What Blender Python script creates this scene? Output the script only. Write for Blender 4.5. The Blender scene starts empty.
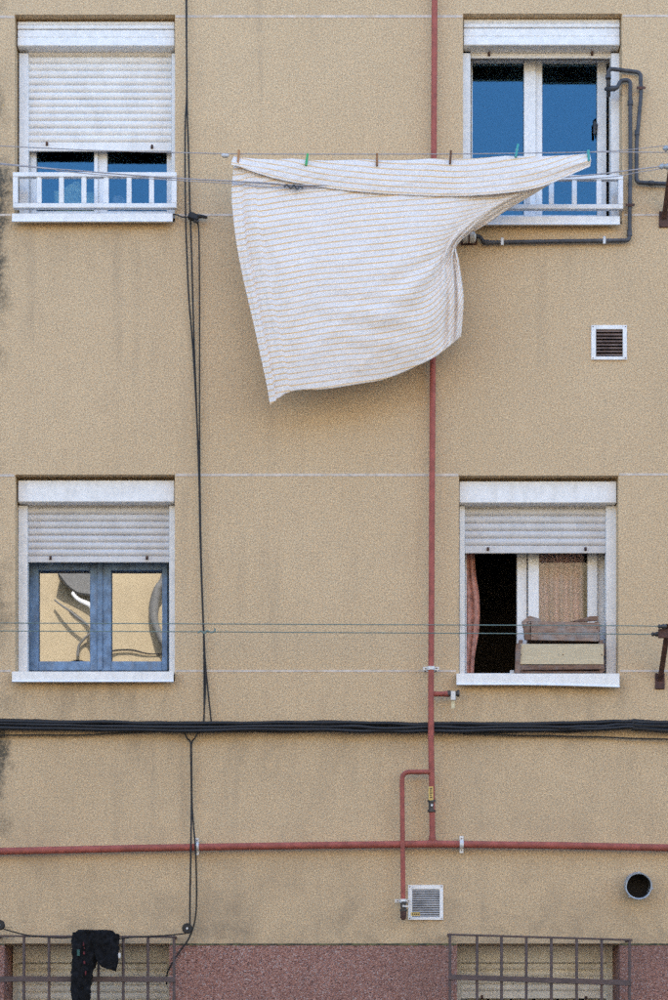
import bpy, bmesh, math, random
from mathutils import Vector, Matrix, noise as mnoise

random.seed(7)
SC = bpy.context.scene
COL = SC.collection

# ------------------------------------------------------------------ camera, world, sun, exposure
D, S, CX, HZ, EYE = 12.0, 158.0, 334.0, 1057.0, 1.6      # metres to the wall, photo pixels per metre on it, horizon row
cam = bpy.data.cameras.new('camera'); camo = bpy.data.objects.new('camera', cam); COL.objects.link(camo)
camo.location = (0, -D, EYE); camo.rotation_euler = (math.radians(90), 0, 0)
cam.sensor_fit = 'VERTICAL'; cam.sensor_height = 36.0; cam.sensor_width = 24.0
cam.lens = S * D / 1000 * 36; cam.shift_y = (HZ - 500) / 1000; cam.clip_end = 2000; cam.clip_start = .1
SC.camera = camo

SUN_EL, SUN_AZ = 46.0, 14.0          # the sun stands behind the building: this facade is in open shade
wd = bpy.data.worlds.new('World'); SC.world = wd; wd.use_nodes = True
wn = wd.node_tree.nodes; wl = wd.node_tree.links
sky = wn.new('ShaderNodeTexSky'); sky.sky_type = 'NISHITA'; sky.sun_disc = False
sky.sun_elevation = math.radians(SUN_EL); sky.sun_rotation = math.radians(SUN_AZ)
sky.air_density = 1.0; sky.dust_density = 1.2; sky.ozone_density = 1.0
bgn = wn['Background']; bgn.inputs[1].default_value = .15
wl.new(sky.outputs[0], bgn.inputs[0])
sl = bpy.data.lights.new('sun', 'SUN'); sl.energy = 2.6; sl.angle = math.radians(.53); sl.color = (1, .95, .87)
so = bpy.data.objects.new('sun', sl); COL.objects.link(so); so.location = (0, 10, 30)
e, a = math.radians(SUN_EL), math.radians(SUN_AZ)
sdir = Vector((math.sin(a) * math.cos(e), math.cos(a) * math.cos(e), math.sin(e)))
so.rotation_euler = sdir.to_track_quat('Z', 'Y').to_euler()
vs = SC.view_settings; vs.view_transform = 'Standard'; vs.look = 'None'; vs.gamma = 1; vs.use_curve_mapping = False
vs.exposure = 2.27
SC.render.engine = 'CYCLES'
cy = SC.cycles; cy.max_bounces = 10; cy.diffuse_bounces = 5; cy.glossy_bounces = 4; cy.transparent_max_bounces = 12
cy.use_denoising = False; cy.caustics_reflective = False; cy.caustics_refractive = False

# ------------------------------------------------------------------ helpers
def W(px, py, y=0.0):
    """world point at depth y seen at photo position px, py"""
    k = (D + y) / D
    return Vector(((px - CX) / S * k, y, EYE + (HZ - py) / S * k))

WPOS = {}                                 # world position of every empty or mesh origin
def empty(name, loc, parent=None):
    o = bpy.data.objects.new(name, None); COL.objects.link(o); loc = Vector(loc)
    o.empty_display_size = .1
    if parent is not None:
        o.parent = parent; o.location = loc - WPOS[parent]
    else: o.location = loc
    WPOS[o] = loc
    return o
def thing(name, label, cat, loc, group=None):
    o = empty(name, loc); return tag(o, label, cat, group)
def tag(o, label=None, cat=None, group=None, kind=None):
    if label: o['label'] = label
    if cat: o['category'] = cat
    if group: o['group'] = group
    if kind: o['kind'] = kind
    return o
def obj(name, bm, m, parent=None, smooth=False):
    """link a bmesh given in world coordinates as one mesh object with its origin at its centre"""
    me = bpy.data.meshes.new(name)
    bmesh.ops.recalc_face_normals(bm, faces=bm.faces[:])
    vsx = [v.co for v in bm.verts]
    c = Vector([(min(v[i] for v in vsx) + max(v[i] for v in vsx)) / 2 for i in range(3)])
    bmesh.ops.translate(bm, verts=bm.verts[:], vec=-c)
    bm.to_mesh(me); bm.free()
    if smooth:
        for p in me.polygons: p.use_smooth = True
        if smooth != 'all':
            me.set_sharp_from_angle(angle=math.radians(40))
    for mm in (m if isinstance(m, (list, tuple)) else [m]): me.materials.append(mm)
    o = bpy.data.objects.new(name, me); COL.objects.link(o)
    if parent is not None:
        o.parent = parent; o.location = c - WPOS[parent]
    else: o.location = c
    WPOS[o] = c
    return o
def again(src, off, name=None):
    """another copy of a mesh part sharing its mesh, moved by off, under the same parent"""
    o = src.copy(); COL.objects.link(o); o.location = src.location + Vector(off); WPOS[o] = WPOS[src] + Vector(off)
    return o
def box(x0, x1, y0, y1, z0, z1, bev=0.0, bm=None, rot=None):
    b = bm or bmesh.new()
    r = bmesh.ops.create_cube(b, size=1)
    vv = r['verts']
    bmesh.ops.scale(b, verts=vv, vec=(abs(x1 - x0), abs(y1 - y0), abs(z1 - z0)))
    if rot is not None: bmesh.ops.rotate(b, verts=vv, cent=(0, 0, 0), matrix=rot)
    bmesh.ops.translate(b, verts=vv, vec=((x0 + x1) / 2, (y0 + y1) / 2, (z0 + z1) / 2))
    if bev:
        es = list({ed for v in vv for ed in v.link_edges})
        bmesh.ops.bevel(b, geom=es, offset=bev, segments=1, affect='EDGES', profile=.5)
    return b
def pbox(px0, py0, px1, py1, yf, yb, bev=0.0, bm=None):
    """box whose FRONT face (at depth yf) covers the photo rectangle; it reaches back to yb"""
    p, q = W(px0, py1, yf), W(px1, py0, yf)
    return box(p.x, q.x, yf, yb, p.z, q.z, bev, bm)
def tube(pts, r, seg=10, bm=None, cap=True):
    b = bm or bmesh.new(); pts = [Vector(p) for p in pts]; n = len(pts); rings = []
    nrm = None
    for i, p in enumerate(pts):
        t = (pts[min(i + 1, n - 1)] - pts[max(i - 1, 0)]).normalized()
        if nrm is None:
            nrm = t.cross(Vector((0, 1, 0)))
            if nrm.length < .01: nrm = t.cross(Vector((1, 0, 0)))
            nrm.normalize()
        else:
            nrm = (nrm - t * nrm.dot(t)).normalized()
        bi = t.cross(nrm); rr = r[i] if isinstance(r, (list, tuple)) else r
        rings.append([b.verts.new(p + (nrm * math.cos(2 * math.pi * k / seg) + bi * math.sin(2 * math.pi * k / seg)) * rr) for k in range(seg)])
    for i in range(n - 1):
        for k in range(seg):
            b.faces.new((rings[i][k], rings[i][(k + 1) % seg], rings[i + 1][(k + 1) % seg], rings[i + 1][k]))
    if cap:
        b.faces.new(rings[0][::-1]); b.faces.new(rings[-1])
    return b
def cr(P, t):
    """catmull-rom through a list of vectors, t in 0..1"""
    n = len(P) - 1; f = min(max(t, 0), 1) * n; i = min(int(f), n - 1); f -= i
    p1, p2 = P[i], P[i + 1]
    p0 = P[i - 1] if i > 0 else p1 * 2 - p2
    p3 = P[i + 2] if i + 2 <= n else p2 * 2 - p1
    return .5 * ((2 * p1) + (p2 - p0) * f + (2 * p0 - 5 * p1 + 4 * p2 - p3) * f * f + (3 * p1 - p0 - 3 * p2 + p3) * f ** 3)
def smooth_path(P, n): return [cr([Vector(p) for p in P], i / n) for i in range(n + 1)]
def rounded(P, rad, n=5):
    """polyline with its corners rounded, for bent pipes"""
    P = [Vector(p) for p in P]; out = [P[0]]
    for i in range(1, len(P) - 1):
        a_, b_ = (P[i - 1] - P[i]), (P[i + 1] - P[i]); r_ = min(rad, a_.length * .45, b_.length * .45)
        p, q = P[i] + a_.normalized() * r_, P[i] + b_.normalized() * r_
        for k in range(n + 1):
            t = k / n; out.append((1 - t) ** 2 * p + 2 * t * (1 - t) * P[i] + t * t * q)
    out.append(P[-1]); return out
def arc_resample(P, m=60):
    """function v -> point at arc-length share v of a catmull-rom through P"""
    Q = smooth_path(P, m); L = [0]
    for i in range(m): L.append(L[-1] + (Q[i + 1] - Q[i]).length)
    def f(v):
        s = v * L[-1]
        for i in range(m):
            if s <= L[i + 1] or i == m - 1:
                return Q[i].lerp(Q[i + 1], (s - L[i]) / max(L[i + 1] - L[i], 1e-9))
    return f
def rot_about(bm, cent, ang, axis='Y'):
    bmesh.ops.rotate(bm, verts=bm.verts[:], cent=cent, matrix=Matrix.Rotation(math.radians(ang), 3, axis)); return bm

# ------------------------------------------------------------------ materials
class NT:
    def __init__(s, name):
        s.m = bpy.data.materials.new(name); s.m.use_nodes = True; s.t = s.m.node_tree; s.t.nodes.clear()
        s.out = s.n('ShaderNodeOutputMaterial'); s.geo = s.n('ShaderNodeNewGeometry')
    def n(s, typ, **kw):
        x = s.t.nodes.new(typ)
        for k, v in kw.items(): setattr(x, k, v)
        return x
    def set(s, sock, v):
        if isinstance(v, bpy.types.NodeSocket): s.t.links.new(v, sock)
        else:
            if hasattr(sock, 'default_value'):
                if isinstance(v, (tuple, list)) and len(v) == 3 and len(getattr(sock, 'default_value', [])) == 4: v = (*v, 1)
                sock.default_value = v
    def pos(s, scale=(1, 1, 1)):
        x = s.n('ShaderNodeVectorMath', operation='MULTIPLY'); s.set(x.inputs[0], s.geo.outputs['Position']); s.set(x.inputs[1], scale)
        return x.outputs[0]
    def noise(s, scale, detail=3, rough=.55, vec=None):
        x = s.n('ShaderNodeTexNoise'); s.set(x.inputs['Vector'], vec or s.geo.outputs['Position'])
        s.set(x.inputs['Scale'], scale); s.set(x.inputs['Detail'], detail); s.set(x.inputs['Roughness'], rough); return x.outputs[0]
    def vor(s, scale, feat='F1', out='Distance', vec=None):
        x = s.n('ShaderNodeTexVoronoi', feature=feat); s.set(x.inputs['Vector'], vec or s.geo.outputs['Position']); s.set(x.inputs['Scale'], scale)
        return x.outputs[out]
    def rng(s, v, a, b, c=0., d=1., smooth=True):
        x = s.n('ShaderNodeMapRange'); x.interpolation_type = 'SMOOTHSTEP' if smooth else 'LINEAR'
        for k, q in enumerate((v, a, b, c, d)): s.set(x.inputs[k], q)
        return x.outputs[0]
    def math(s, op, a, b=0., c=0.):
        x = s.n('ShaderNodeMath', operation=op); s.set(x.inputs[0], a); s.set(x.inputs[1], b); s.set(x.inputs[2], c); return x.outputs[0]
    def mix(s, f, a, b, blend='MIX'):
        x = s.n('ShaderNodeMix', data_type='RGBA', blend_type=blend); s.set(x.inputs[0], f); s.set(x.inputs[6], a); s.set(x.inputs[7], b); return x.outputs[2]
    def xyz(s):
        x = s.n('ShaderNodeSeparateXYZ'); s.set(x.inputs[0], s.geo.outputs['Position']); return x.outputs
    def bump(s, h, strength=.5, dist=.01):
        x = s.n('ShaderNodeBump'); s.set(x.inputs['Height'], h); s.set(x.inputs['Strength'], strength); s.set(x.inputs['Distance'], dist); return x.outputs[0]
    def bsdf(s, color, rough=.7, metal=0., normal=None, spec=.5):
        p = s.n('ShaderNodeBsdfPrincipled'); s.set(p.inputs['Base Color'], color); s.set(p.inputs['Roughness'], rough); s.set(p.inputs['Metallic'], metal)
        s.set(p.inputs['Specular IOR Level'], spec)
        if normal is not None: s.set(p.inputs['Normal'], normal)
        return p
    def done(s, shader):
        s.t.links.new(shader.outputs[0] if not isinstance(shader, bpy.types.NodeSocket) else shader, s.out.inputs[0]); return s.m

def plain(name, c, rough=.6, metal=0., var=.12, scale=25, dirt=0., dirtc=(.12, .10, .08), bump=.15, bscale=120, spec=.5, streak=None):
    """painted or raw surface: slight tone variation, patchy grime, fine relief"""
    k = NT(name)
    n1 = k.noise(scale, 4, .6)
    dk = tuple(x * (1 - var * 1.6) for x in c); lt = tuple(min(1, x * (1 + var * .7)) for x in c)
    col = k.mix(k.rng(n1, .3, .7), dk, lt)
    if dirt:
        d = k.noise(7, 6, .65, k.pos(streak) if streak else None)
        col = k.mix(k.math('MULTIPLY', k.rng(d, .48, .72), dirt), col, dirtc)
    nb = k.bump(k.noise(bscale, 3), bump, .004)
    return k.done(k.bsdf(col, k.rng(n1, .2, .8, max(rough - .08, .05), min(1, rough + .08)), metal, nb, spec))

def stucco():
    k = NT('stucco'); X, Y, Z = k.xyz()
    patch = k.noise(.75, 5, .6); mid = k.noise(6, 6, .7); fine = k.noise(105, 3, .65); grain = k.vor(170)
    col = k.mix(k.rng(patch, .3, .7), (0.573, 0.409, 0.244), (0.651, 0.476, 0.294))
    col = k.mix(k.rng(mid, .38, .72, 0, .6), col, (0.537, 0.385, 0.237))
    col = k.mix(k.rng(fine, .43, .66, 0, .85), col, (0.350, 0.251, 0.157))
    col = k.mix(k.rng(k.noise(140, 2, .5, k.pos((1.02, 1, .98))), .50, .70, 0, .75), col, (0.800, 0.668, 0.451))
    # runs of rain grime
    run = k.noise(1, 5, .62, k.pos((9, 9, .55)))
    wide = k.noise(1.3, 3)
    col = k.mix(k.math('MULTIPLY', k.rng(run, .50, .72, 0, .36), k.rng(wide, .38, .62)), col, (0.336, 0.259, 0.180))
    low = k.math('MULTIPLY', k.rng(Z, 3.75, 2.6), k.rng(k.noise(1.7, 8, .68), .42, .68))
    col = k.mix(k.math('MULTIPLY', low, .50), col, (0.307, 0.232, 0.159))
    # grime above the base course and above the window grilles
    base = k.math('MULTIPLY', k.rng(Z, 2.72, 2.30), k.rng(k.noise(4, 8, .8), .40, .72))
    col = k.mix(k.math('MULTIPLY', base, .6), col, (0.186, 0.147, 0.108))
    # soot under the two sills on either side of the cables
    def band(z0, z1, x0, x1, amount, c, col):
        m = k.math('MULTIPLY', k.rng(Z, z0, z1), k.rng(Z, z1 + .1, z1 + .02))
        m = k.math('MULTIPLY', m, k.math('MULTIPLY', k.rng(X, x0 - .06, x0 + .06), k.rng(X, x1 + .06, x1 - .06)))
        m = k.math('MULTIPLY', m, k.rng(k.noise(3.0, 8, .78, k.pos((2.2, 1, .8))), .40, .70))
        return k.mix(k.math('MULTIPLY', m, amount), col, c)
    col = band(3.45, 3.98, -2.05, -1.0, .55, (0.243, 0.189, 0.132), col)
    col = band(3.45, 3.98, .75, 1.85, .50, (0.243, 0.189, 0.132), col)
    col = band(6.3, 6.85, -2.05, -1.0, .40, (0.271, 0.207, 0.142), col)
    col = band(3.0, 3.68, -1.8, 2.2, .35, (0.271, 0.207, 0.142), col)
    # black mildew with yellow lichen on the building's edge
    edge = k.rng(k.math('ADD', X, k.math('MULTIPLY', k.math('SUBTRACT', k.noise(4.5, 6, .7), .5), .42)), -2.01, -2.14)
    zz = k.math('MAXIMUM', k.math('MULTIPLY', k.rng(Z, 6.0, 6.75), k.rng(Z, 7.45, 7.15)), k.math('MULTIPLY', k.rng(Z, 3.05, 3.4), k.rng(Z, 3.78, 3.62)))
    zz = k.math('MAXIMUM', zz, k.math('MULTIPLY', k.rng(k.noise(1.6, 3), .45, .62), .5))
    mil = k.math('MULTIPLY', k.math('MULTIPLY', edge, zz), k.rng(k.noise(48, 4, .7), .34, .58, .35, 1.))
    col = k.mix(k.math('MINIMUM', k.math('MULTIPLY', mil, 1.25), .95), col, (0.095, 0.085, 0.067))
    lich = k.math('MULTIPLY', k.math('MULTIPLY', edge, zz), k.rng(k.noise(28, 2), .66, .70))
    col = k.mix(lich, col, (0.515, 0.302, 0.054))
    h = k.math('ADD', k.math('MULTIPLY', fine, .7), k.math('MULTIPLY', grain, -.5))
    return k.done(k.bsdf(col, .95, 0, k.bump(h, .5, .006), .15))

def pebbledash():
    k = NT('pebbledash')
    c = k.vor(140, 'F1', 'Color'); d = k.vor(140)
    sx = k.n('ShaderNodeSeparateColor'); k.set(sx.inputs[0], c)
    col = k.mix(k.rng(sx.outputs[0], .1, .9), (.33, .155, .12), (.475, .25, .20))
    col = k.mix(k.rng(sx.outputs[1], .82, .95, 0, .7), col, (.56, .50, .48))
    col = k.mix(k.rng(sx.outputs[2], .86, .95, 0, .7), col, (.09, .05, .045))
    col = k.mix(k.rng(k.noise(1.2, 5), .4, .7, 0, .4), col, (.20, .12, .10))
    return k.done(k.bsdf(col, .85, 0, k.bump(k.math('MULTIPLY', d, -1), .9, .012), .3))

def sheet_mat():
    k = NT('striped_cotton')
    uv = k.n('ShaderNodeUVMap'); sp = k.n('ShaderNodeSeparateXYZ'); k.set(sp.inputs[0], uv.outputs[0])
    per = k.math('FRACT', k.math('MULTIPLY', sp.outputs[1], 1.0))
    tri = k.math('ABSOLUTE', k.math('SUBTRACT', per, .5))
    wob = k.math('MULTIPLY', k.math('SUBTRACT', k.noise(40, 2), .5), .03)
    st = k.rng(k.math('ADD', tri, wob), .14, .07)
    wv = k.noise(260, 2)
    base = k.mix(k.rng(wv, .3, .7), (.83, .80, .795), (.91, .88, .87))
    fade = k.rng(k.noise(5, 3), .3, .7, .60, .95)
    col = k.mix(k.math('MULTIPLY', st, fade), base, (.84, .56, .24))
    nb = k.bump(k.math('ADD', wv, k.math('MULTIPLY', k.noise(22, 4), .8)), .25, .006)
    p = k.bsdf(col, .9, 0, nb, .2)
    tr = k.n('ShaderNodeBsdfTranslucent'); k.set(tr.inputs[0], col); k.set(tr.inputs['Normal'], nb)
    mx = k.n('ShaderNodeMixShader'); k.set(mx.inputs[0], .20); k.t.links.new(p.outputs[0], mx.inputs[1]); k.t.links.new(tr.outputs[0], mx.inputs[2])
    return k.done(mx)

def glass(name, ior, tint=(.75, .8, .8), wave=0., wscale=3., gtint=(1, 1, 1), rough=.01):
    k = NT(name)
    fr = k.n('ShaderNodeFresnel'); k.set(fr.inputs[0], ior)
    nb = k.bump(k.noise(wscale, 1, .4), wave, .02) if wave else None
    g = k.n('ShaderNodeBsdfGlossy'); k.set(g.inputs[0], gtint); k.set(g.inputs['Roughness'], rough)
    if nb is not None: k.set(g.inputs['Normal'], nb); k.set(fr.inputs['Normal'], nb)
    t = k.n('ShaderNodeBsdfTransparent'); k.set(t.inputs[0], tint)
    mx = k.n('ShaderNodeMixShader'); k.t.links.new(fr.outputs[0], mx.inputs[0])
    k.t.links.new(t.outputs[0], mx.inputs[1]); k.t.links.new(g.outputs[0], mx.inputs[2])
    return k.done(mx)

def wood(name, c1, c2, along=(2, 14, 14), grey=.0):
    k = NT(name)
    n1 = k.noise(5, 6, .65, k.pos(along)); n2 = k.noise(9, 3)
    col = k.mix(k.rng(n1, .3, .7), c1, c2)
    col = k.mix(k.rng(n2, .45, .7, 0, grey), col, (.30, .28, .27))
    return k.done(k.bsdf(col, .85, 0, k.bump(n1, .5, .004), .2))

M = dict(
    stucco=stucco(), pebble=pebbledash(), sheet=sheet_mat(),
    joint=plain('joint_filler', (.60, .52, .45), .9, var=.15, scale=18, dirt=.9, dirtc=(.54, .41, .28)),
    white=plain('white_lacquer', (.79, .785, .785), .38, var=.05, dirt=.22, dirtc=(.42, .40, .36), bump=.05, streak=(3, 3, 1)),
    cream=plain('old_cream_plastic', (.62, .575, .48), .5, var=.10, dirt=.45, dirtc=(.34, .29, .21), bump=.06, streak=(4, 4, 1)),
    slat=plain('shutter_plastic', (.77, .75, .73), .45, var=.05, scale=9, dirt=.20, dirtc=(.48, .44, .38), bump=.05, streak=(4, 4, .6)),
    slatg=plain('greyed_shutter_plastic', (.60, .585, .585), .45, var=.06, scale=9, dirt=.22, dirtc=(.42, .39, .35), bump=.05, streak=(4, 4, .6)),
    slatold=plain('yellowed_shutter_plastic', (.70, .66, .58), .5, var=.08, scale=9, dirt=.35, dirtc=(.42, .38, .31), bump=.05, streak=(4, 4, .6)),
    grey=plain('aluminium_grey', (.55, .555, .57), .4, var=.08, dirt=.25, bump=.05),
    blue=plain('flaking_blue_paint', (.165, .255, .385), .65, var=.25, scale=14, dirt=.5, dirtc=(.22, .24, .28), bump=.4, bscale=60, streak=(6, 6, 1.2)),
    red=plain('red_oxide_paint', (.355, .100, .080), .7, var=.15, scale=20, dirt=.55, dirtc=(.22, .075, .055), bump=.25, bscale=70, spec=.25),
    lead=plain('lead_grey_pipe', (.055, .058, .070), .6, var=.28, scale=30, dirt=.35, dirtc=(.14, .145, .17), bump=.3, bscale=60),
    rust=plain('rusted_steel', (.085, .040, .032), .8, var=.35, scale=40, dirt=.4, dirtc=(.15, .07, .045), bump=.4, bscale=90),
    grille=plain('grille_brown_paint', (.088, .060, .058), .65, var=.2, scale=30, dirt=.4, dirtc=(.14, .07, .05), bump=.3, bscale=80),
    black=plain('cable_sheath', (.007, .0075, .010), .6, var=.3, scale=20, dirt=.2, dirtc=(.03, .03, .034), bump=.1),
    iron=plain('dark_metal', (.055, .058, .065), .45, .3, var=.2, bump=.15),
    galv=plain('galvanised_strap', (.66, .66, .66), .4, .1, var=.12, dirt=.3, bump=.1),
    line=plain('clothesline_plastic', (.34, .33, .36), .5, var=.1, bump=.02),
    gline=plain('green_clothesline', (.13, .21, .21), .45, var=.1, bump=.02),
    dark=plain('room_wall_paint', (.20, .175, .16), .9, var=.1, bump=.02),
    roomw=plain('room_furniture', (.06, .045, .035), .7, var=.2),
    tagy=plain('yellow_tag', (.62, .43, .13), .6, var=.12),
    tagc=plain('cream_tag', (.60, .52, .33), .6, var=.12),
    ink=plain('tag_ink', (.07, .05, .04), .7),
    zinc=plain('zinc_tube', (.34, .38, .43), .4, .2, var=.12, dirt=.3, bump=.1),
    void_black=plain('void_black', (.015, .012, .010), .95, var=.3),  # near-black in place of the shade inside openings and behind far panes
    louvre=plain('louvre_brown', (.19, .125, .10), .55, var=.3, scale=12, dirt=.3, dirtc=(.26, .24, .24), streak=(1, 1, 8)),
    louvreg=plain('louvre_grey', (.42, .41, .41), .6, var=.2, scale=12, dirt=.4, streak=(1, 1, 6)),
    curtain=plain('pink_curtain_cloth', (.56, .275, .21), .9, var=.25, scale=30, dirt=.3, dirtc=(.36, .15, .13), bump=.4),
    net=plain('faded_rose_curtain', (.92, .67, .65), .9, var=.08, scale=6, bump=.05),
    gcloth=plain('pale_green_cloth', (.62, .86, .74), .9, var=.15, bump=.4),
    bcloth=plain('pale_blue_cloth', (.45, .52, .66), .9, var=.15, bump=.4),
    trousers=plain('black_cotton', (.011, .0115, .014), .95, var=.4, scale=40, bump=.5, bscale=160, spec=.15),
    redp=plain('red_print', (.12, .012, .016), .8), tealp=plain('teal_print', (.03, .09, .08), .8), whitep=plain('white_label', (.7, .7, .7), .7),
    pinw=wood('pin_wood', (.22, .11, .06), (.36, .20, .11)), pind=wood('dark_pin_wood', (.11, .06, .04), (.18, .10, .065)), pino=wood('pin_orange_wood', (.38, .20, .10), (.48, .27, .14)),
    ping=plain('green_plastic', (.03, .36, .13), .4, var=.05, bump=.02), pint=plain('teal_plastic', (.03, .33, .33), .4, var=.05, bump=.02),
    porc=plain('porcelain', (.60, .58, .54), .5, var=.15, dirt=.6, dirtc=(.2, .17, .14)),
    cratew=wood('crate_pale_board', (.50, .40, .26), (.62, .52, .35), (2, 30, 30)),
    crated=wood('crate_weathered_board', (.15, .085, .06), (.40, .28, .22), (3, 40, 40), .75),
    crateb=wood('crate_brown_board', (.11, .06, .045), (.25, .15, .10), (3, 40, 40), .4),
    g_sky=glass('sky_tinted_glass', 1.85, (.82, .86, .86), .02, 1.4, (.26, .60, .86)),  # reflections tinted blue to deepen the mirrored sky
    g_old=glass('old_wavy_glass', 3.35, (.5, .5, .5), .07, 2.6, rough=.008),
    g_clear=glass('thin_clear_glass', 1.5, (.86, .88, .88), .02, 2.0),
    farwall=plain('sunlit_plaster', (.44, .35, .22), .95, var=.06, scale=2, dirt=.12, dirtc=(.42, .34, .24), bump=.3, bscale=60),
    farlead=plain('weathered_grey_paint', (.16, .155, .145), .7, var=.1),
    asphalt=plain('asphalt', (.055, .054, .052), .9, var=.2, scale=4, dirt=.3), paving=plain('paving_concrete', (.20, .19, .17), .9, var=.12, scale=3, dirt=.3),
)

# ------------------------------------------------------------------ setting: street and pavements
st = tag(obj('street', box(-60, 60, -60, 30, -.2, 0), M['asphalt']), kind='structure')
for ya, yb in ((-1.9, .3), (-18.3, -16.4)):
    tag(obj('pavement', box(-60, 60, ya, yb, -.15, .13, .02), M['paving']), kind='structure')

# ------------------------------------------------------------------ the building: wall with its six openings
BX0, BX1, BTOP, BDEP = -9.0, 9.0, 12.6, 8.0
REV = .46
bld = thing('apartment_building', 'tan stucco apartment block with white-shuttered windows and a pink pebble-dash base', 'building', (0, 0, 0))
def opening(px0, px1, pt, pb):
    p, q = W(px0, pb), W(px1, pt); return [p.x, q.x, p.z, q.z]
OP = dict(ul=opening(14.8, 175, 14.5, 222), ur=opening(463, 622, 13.5, 224), ll=opening(15.2, 174.8, 474.5, 681), lr=opening(459, 618.5, 475.5, 683),
          bl=opening(4.5, 169.5, 943.5, 1150), br=opening(457, 619.5, 943.5, 1150))
ZP = W(0, 944.5).z                                # top of the pebble-dash base
def sheet_with_holes(x0, x1, z0, z1, y, yb, holes):
    bm = bmesh.new()
    hs = [h for h in holes if h[2] < z1 and h[3] > z0]
    xs = sorted({x0, x1} | {h[i] for h in hs for i in (0, 1)}); zs = sorted({z0, z1} | {min(max(h[i], z0), z1) for h in hs for i in (2, 3)})
    V = {}
    def v(x, yy, z):
        kk = (round(x, 5), round(yy, 5), round(z, 5))
        if kk not in V: V[kk] = bm.verts.new((x, yy, z))
        return V[kk]
    for i in range(len(xs) - 1):
        for j in range(len(zs) - 1):
            cx_, cz_ = (xs[i] + xs[i + 1]) / 2, (zs[j] + zs[j + 1]) / 2
            if any(h[0] < cx_ < h[1] and h[2] < cz_ < h[3] for h in hs): continue
            bm.faces.new((v(xs[i], y, zs[j]), v(xs[i + 1], y, zs[j]), v(xs[i + 1], y, zs[j + 1]), v(xs[i], y, zs[j + 1])))
    for ed in [ed for ed in bm.edges if len(ed.link_faces) == 1]:
        a_, b_ = ed.verts
        if all(abs(q.co.x - x0) < 1e-4 for q in ed.verts) or all(abs(q.co.x - x1) < 1e-4 for q in ed.verts): yy = yb
        elif all(abs(q.co.z - z1) < 1e-4 for q in ed.verts) or all(abs(q.co.z - z0) < 1e-4 for q in ed.verts): yy = yb
        else: yy = yb
        bm.faces.new((a_, b_, v(b_.co.x, yy, b_.co.z), v(a_.co.x, yy, a_.co.z)))
    return bm
obj('wall', sheet_with_holes(BX0, BX1, ZP, BTOP, 0, REV, list(OP.values())), M['stucco'], bld)
obj('base_course', sheet_with_holes(BX0, BX1, -.05, ZP - .003, -.012, REV, [OP['bl'], OP['br']]), M['pebble'], bld)
# body of the building behind the facade (walls round the rooms), and the roof slab
obj('side_wall', box(BX0, BX0 + .25, REV + .004, BDEP, 0, BTOP - .01), M['stucco'], bld)
obj('side_wall', box(BX1 - .25, BX1, REV + .004, BDEP, 0, BTOP - .01), M['stucco'], bld)
obj('back_wall', box(BX0, BX1, BDEP + .004, BDEP + .25, 0, BTOP), M['stucco'], bld)
obj('roof', box(BX0 - .1, BX1 + .1, -.45, BDEP + .4, BTOP + .004, BTOP + .25, .02), M['paving'], bld)
# seam along the top of the base: moss with the joint's shadow painted in
k_ = NT('moss_and_shadow'); k_mat = k_.done(k_.bsdf(k_.mix(k_.rng(k_.noise(30, 4), .4, .65), (.035, .035, .022), (.12, .11, .045)), .95))
for xa, xb in ((-700, 4), (170, 456.5), (620, 1400)):
    n_ = max(2, int((xb - xa) / 3)); bm = bmesh.new(); T, B_ = [], []
    for i in range(n_ + 1):
        x_ = xa + (xb - xa) * i / n_; h_ = .9 + 1.5 * abs(mnoise.noise((x_ * .09, 3.3, 0)))
        a1, a2 = W(x_, 944.2 - h_ * .6, -.004), W(x_, 944.6 + h_ * .5, -.0145); T.append(bm.verts.new(a1)); B_.append(bm.verts.new(a2))
    for i in range(n_): bm.faces.new((T[i], T[i + 1], B_[i + 1], B_[i]))
    obj('moss_shadow_seam', bm, k_mat, bld)
# mortar joints level with the window heads and sills
def joint(pxa, pxb, py, h=4):
    p, q = W(pxa, py + h / 2), W(pxb, py - h / 2)
    bm = box(p.x, q.x, -.0018, .004, p.z, q.z); obj('mortar_joint', bm, M['joint'], bld)
for py in (17, 475.5):
    l1, l2 = (14.2, 175.6), ((462.4, 622.8) if py < 100 else (458.4, 619.2))
    joint(-700, l1[0], py, 2.6); joint(l1[1], l2[0], py - .5, 2.6); joint(l2[1], 1400, py - 1, 2.2)
for py, xa, xb, xc, xd in ((215, 11, 177, 455, 624), (671, 11, 175.5, 456, 620)):
    joint(-700, xa, py, 2.2); joint(xb, xc, py, 2.2); joint(xd, 1400, py, 2.2)

# ------------------------------------------------------------------ windows
Y_BOX, Y_RAIL, Y_SLAT, Y_SASH, Y_PANE = .05, .105, .140, .245, .28
def slat_bm(px0, px1, pyt, pyb, y, bulge=.008):
    """one roller-shutter slat: a gently bowed blade with a hooked edge"""
    p, q = W(px0, pyb, y), W(px1, pyt, y); h = q.z - p.z; bm = bmesh.new()
    prof = [(0, .004), (.04, 0), (.25, -bulge * .8), (.5, -bulge), (.75, -bulge * .8), (.90, -.0005), (.93, .006), (1.0, .006), (1.0, .011), (0, .011)]
    A = [bm.verts.new((p.x, y + b, p.z + a_ * h)) for a_, b in prof]; B = [bm.verts.new((q.x, y + b, p.z + a_ * h)) for a_, b in prof]
    n = len(prof)
    for i in range(n): bm.faces.new((A[i], A[(i + 1) % n], B[(i + 1) % n], B[i]))
    bm.faces.new(A); bm.faces.new(B[::-1]); return bm
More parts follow.
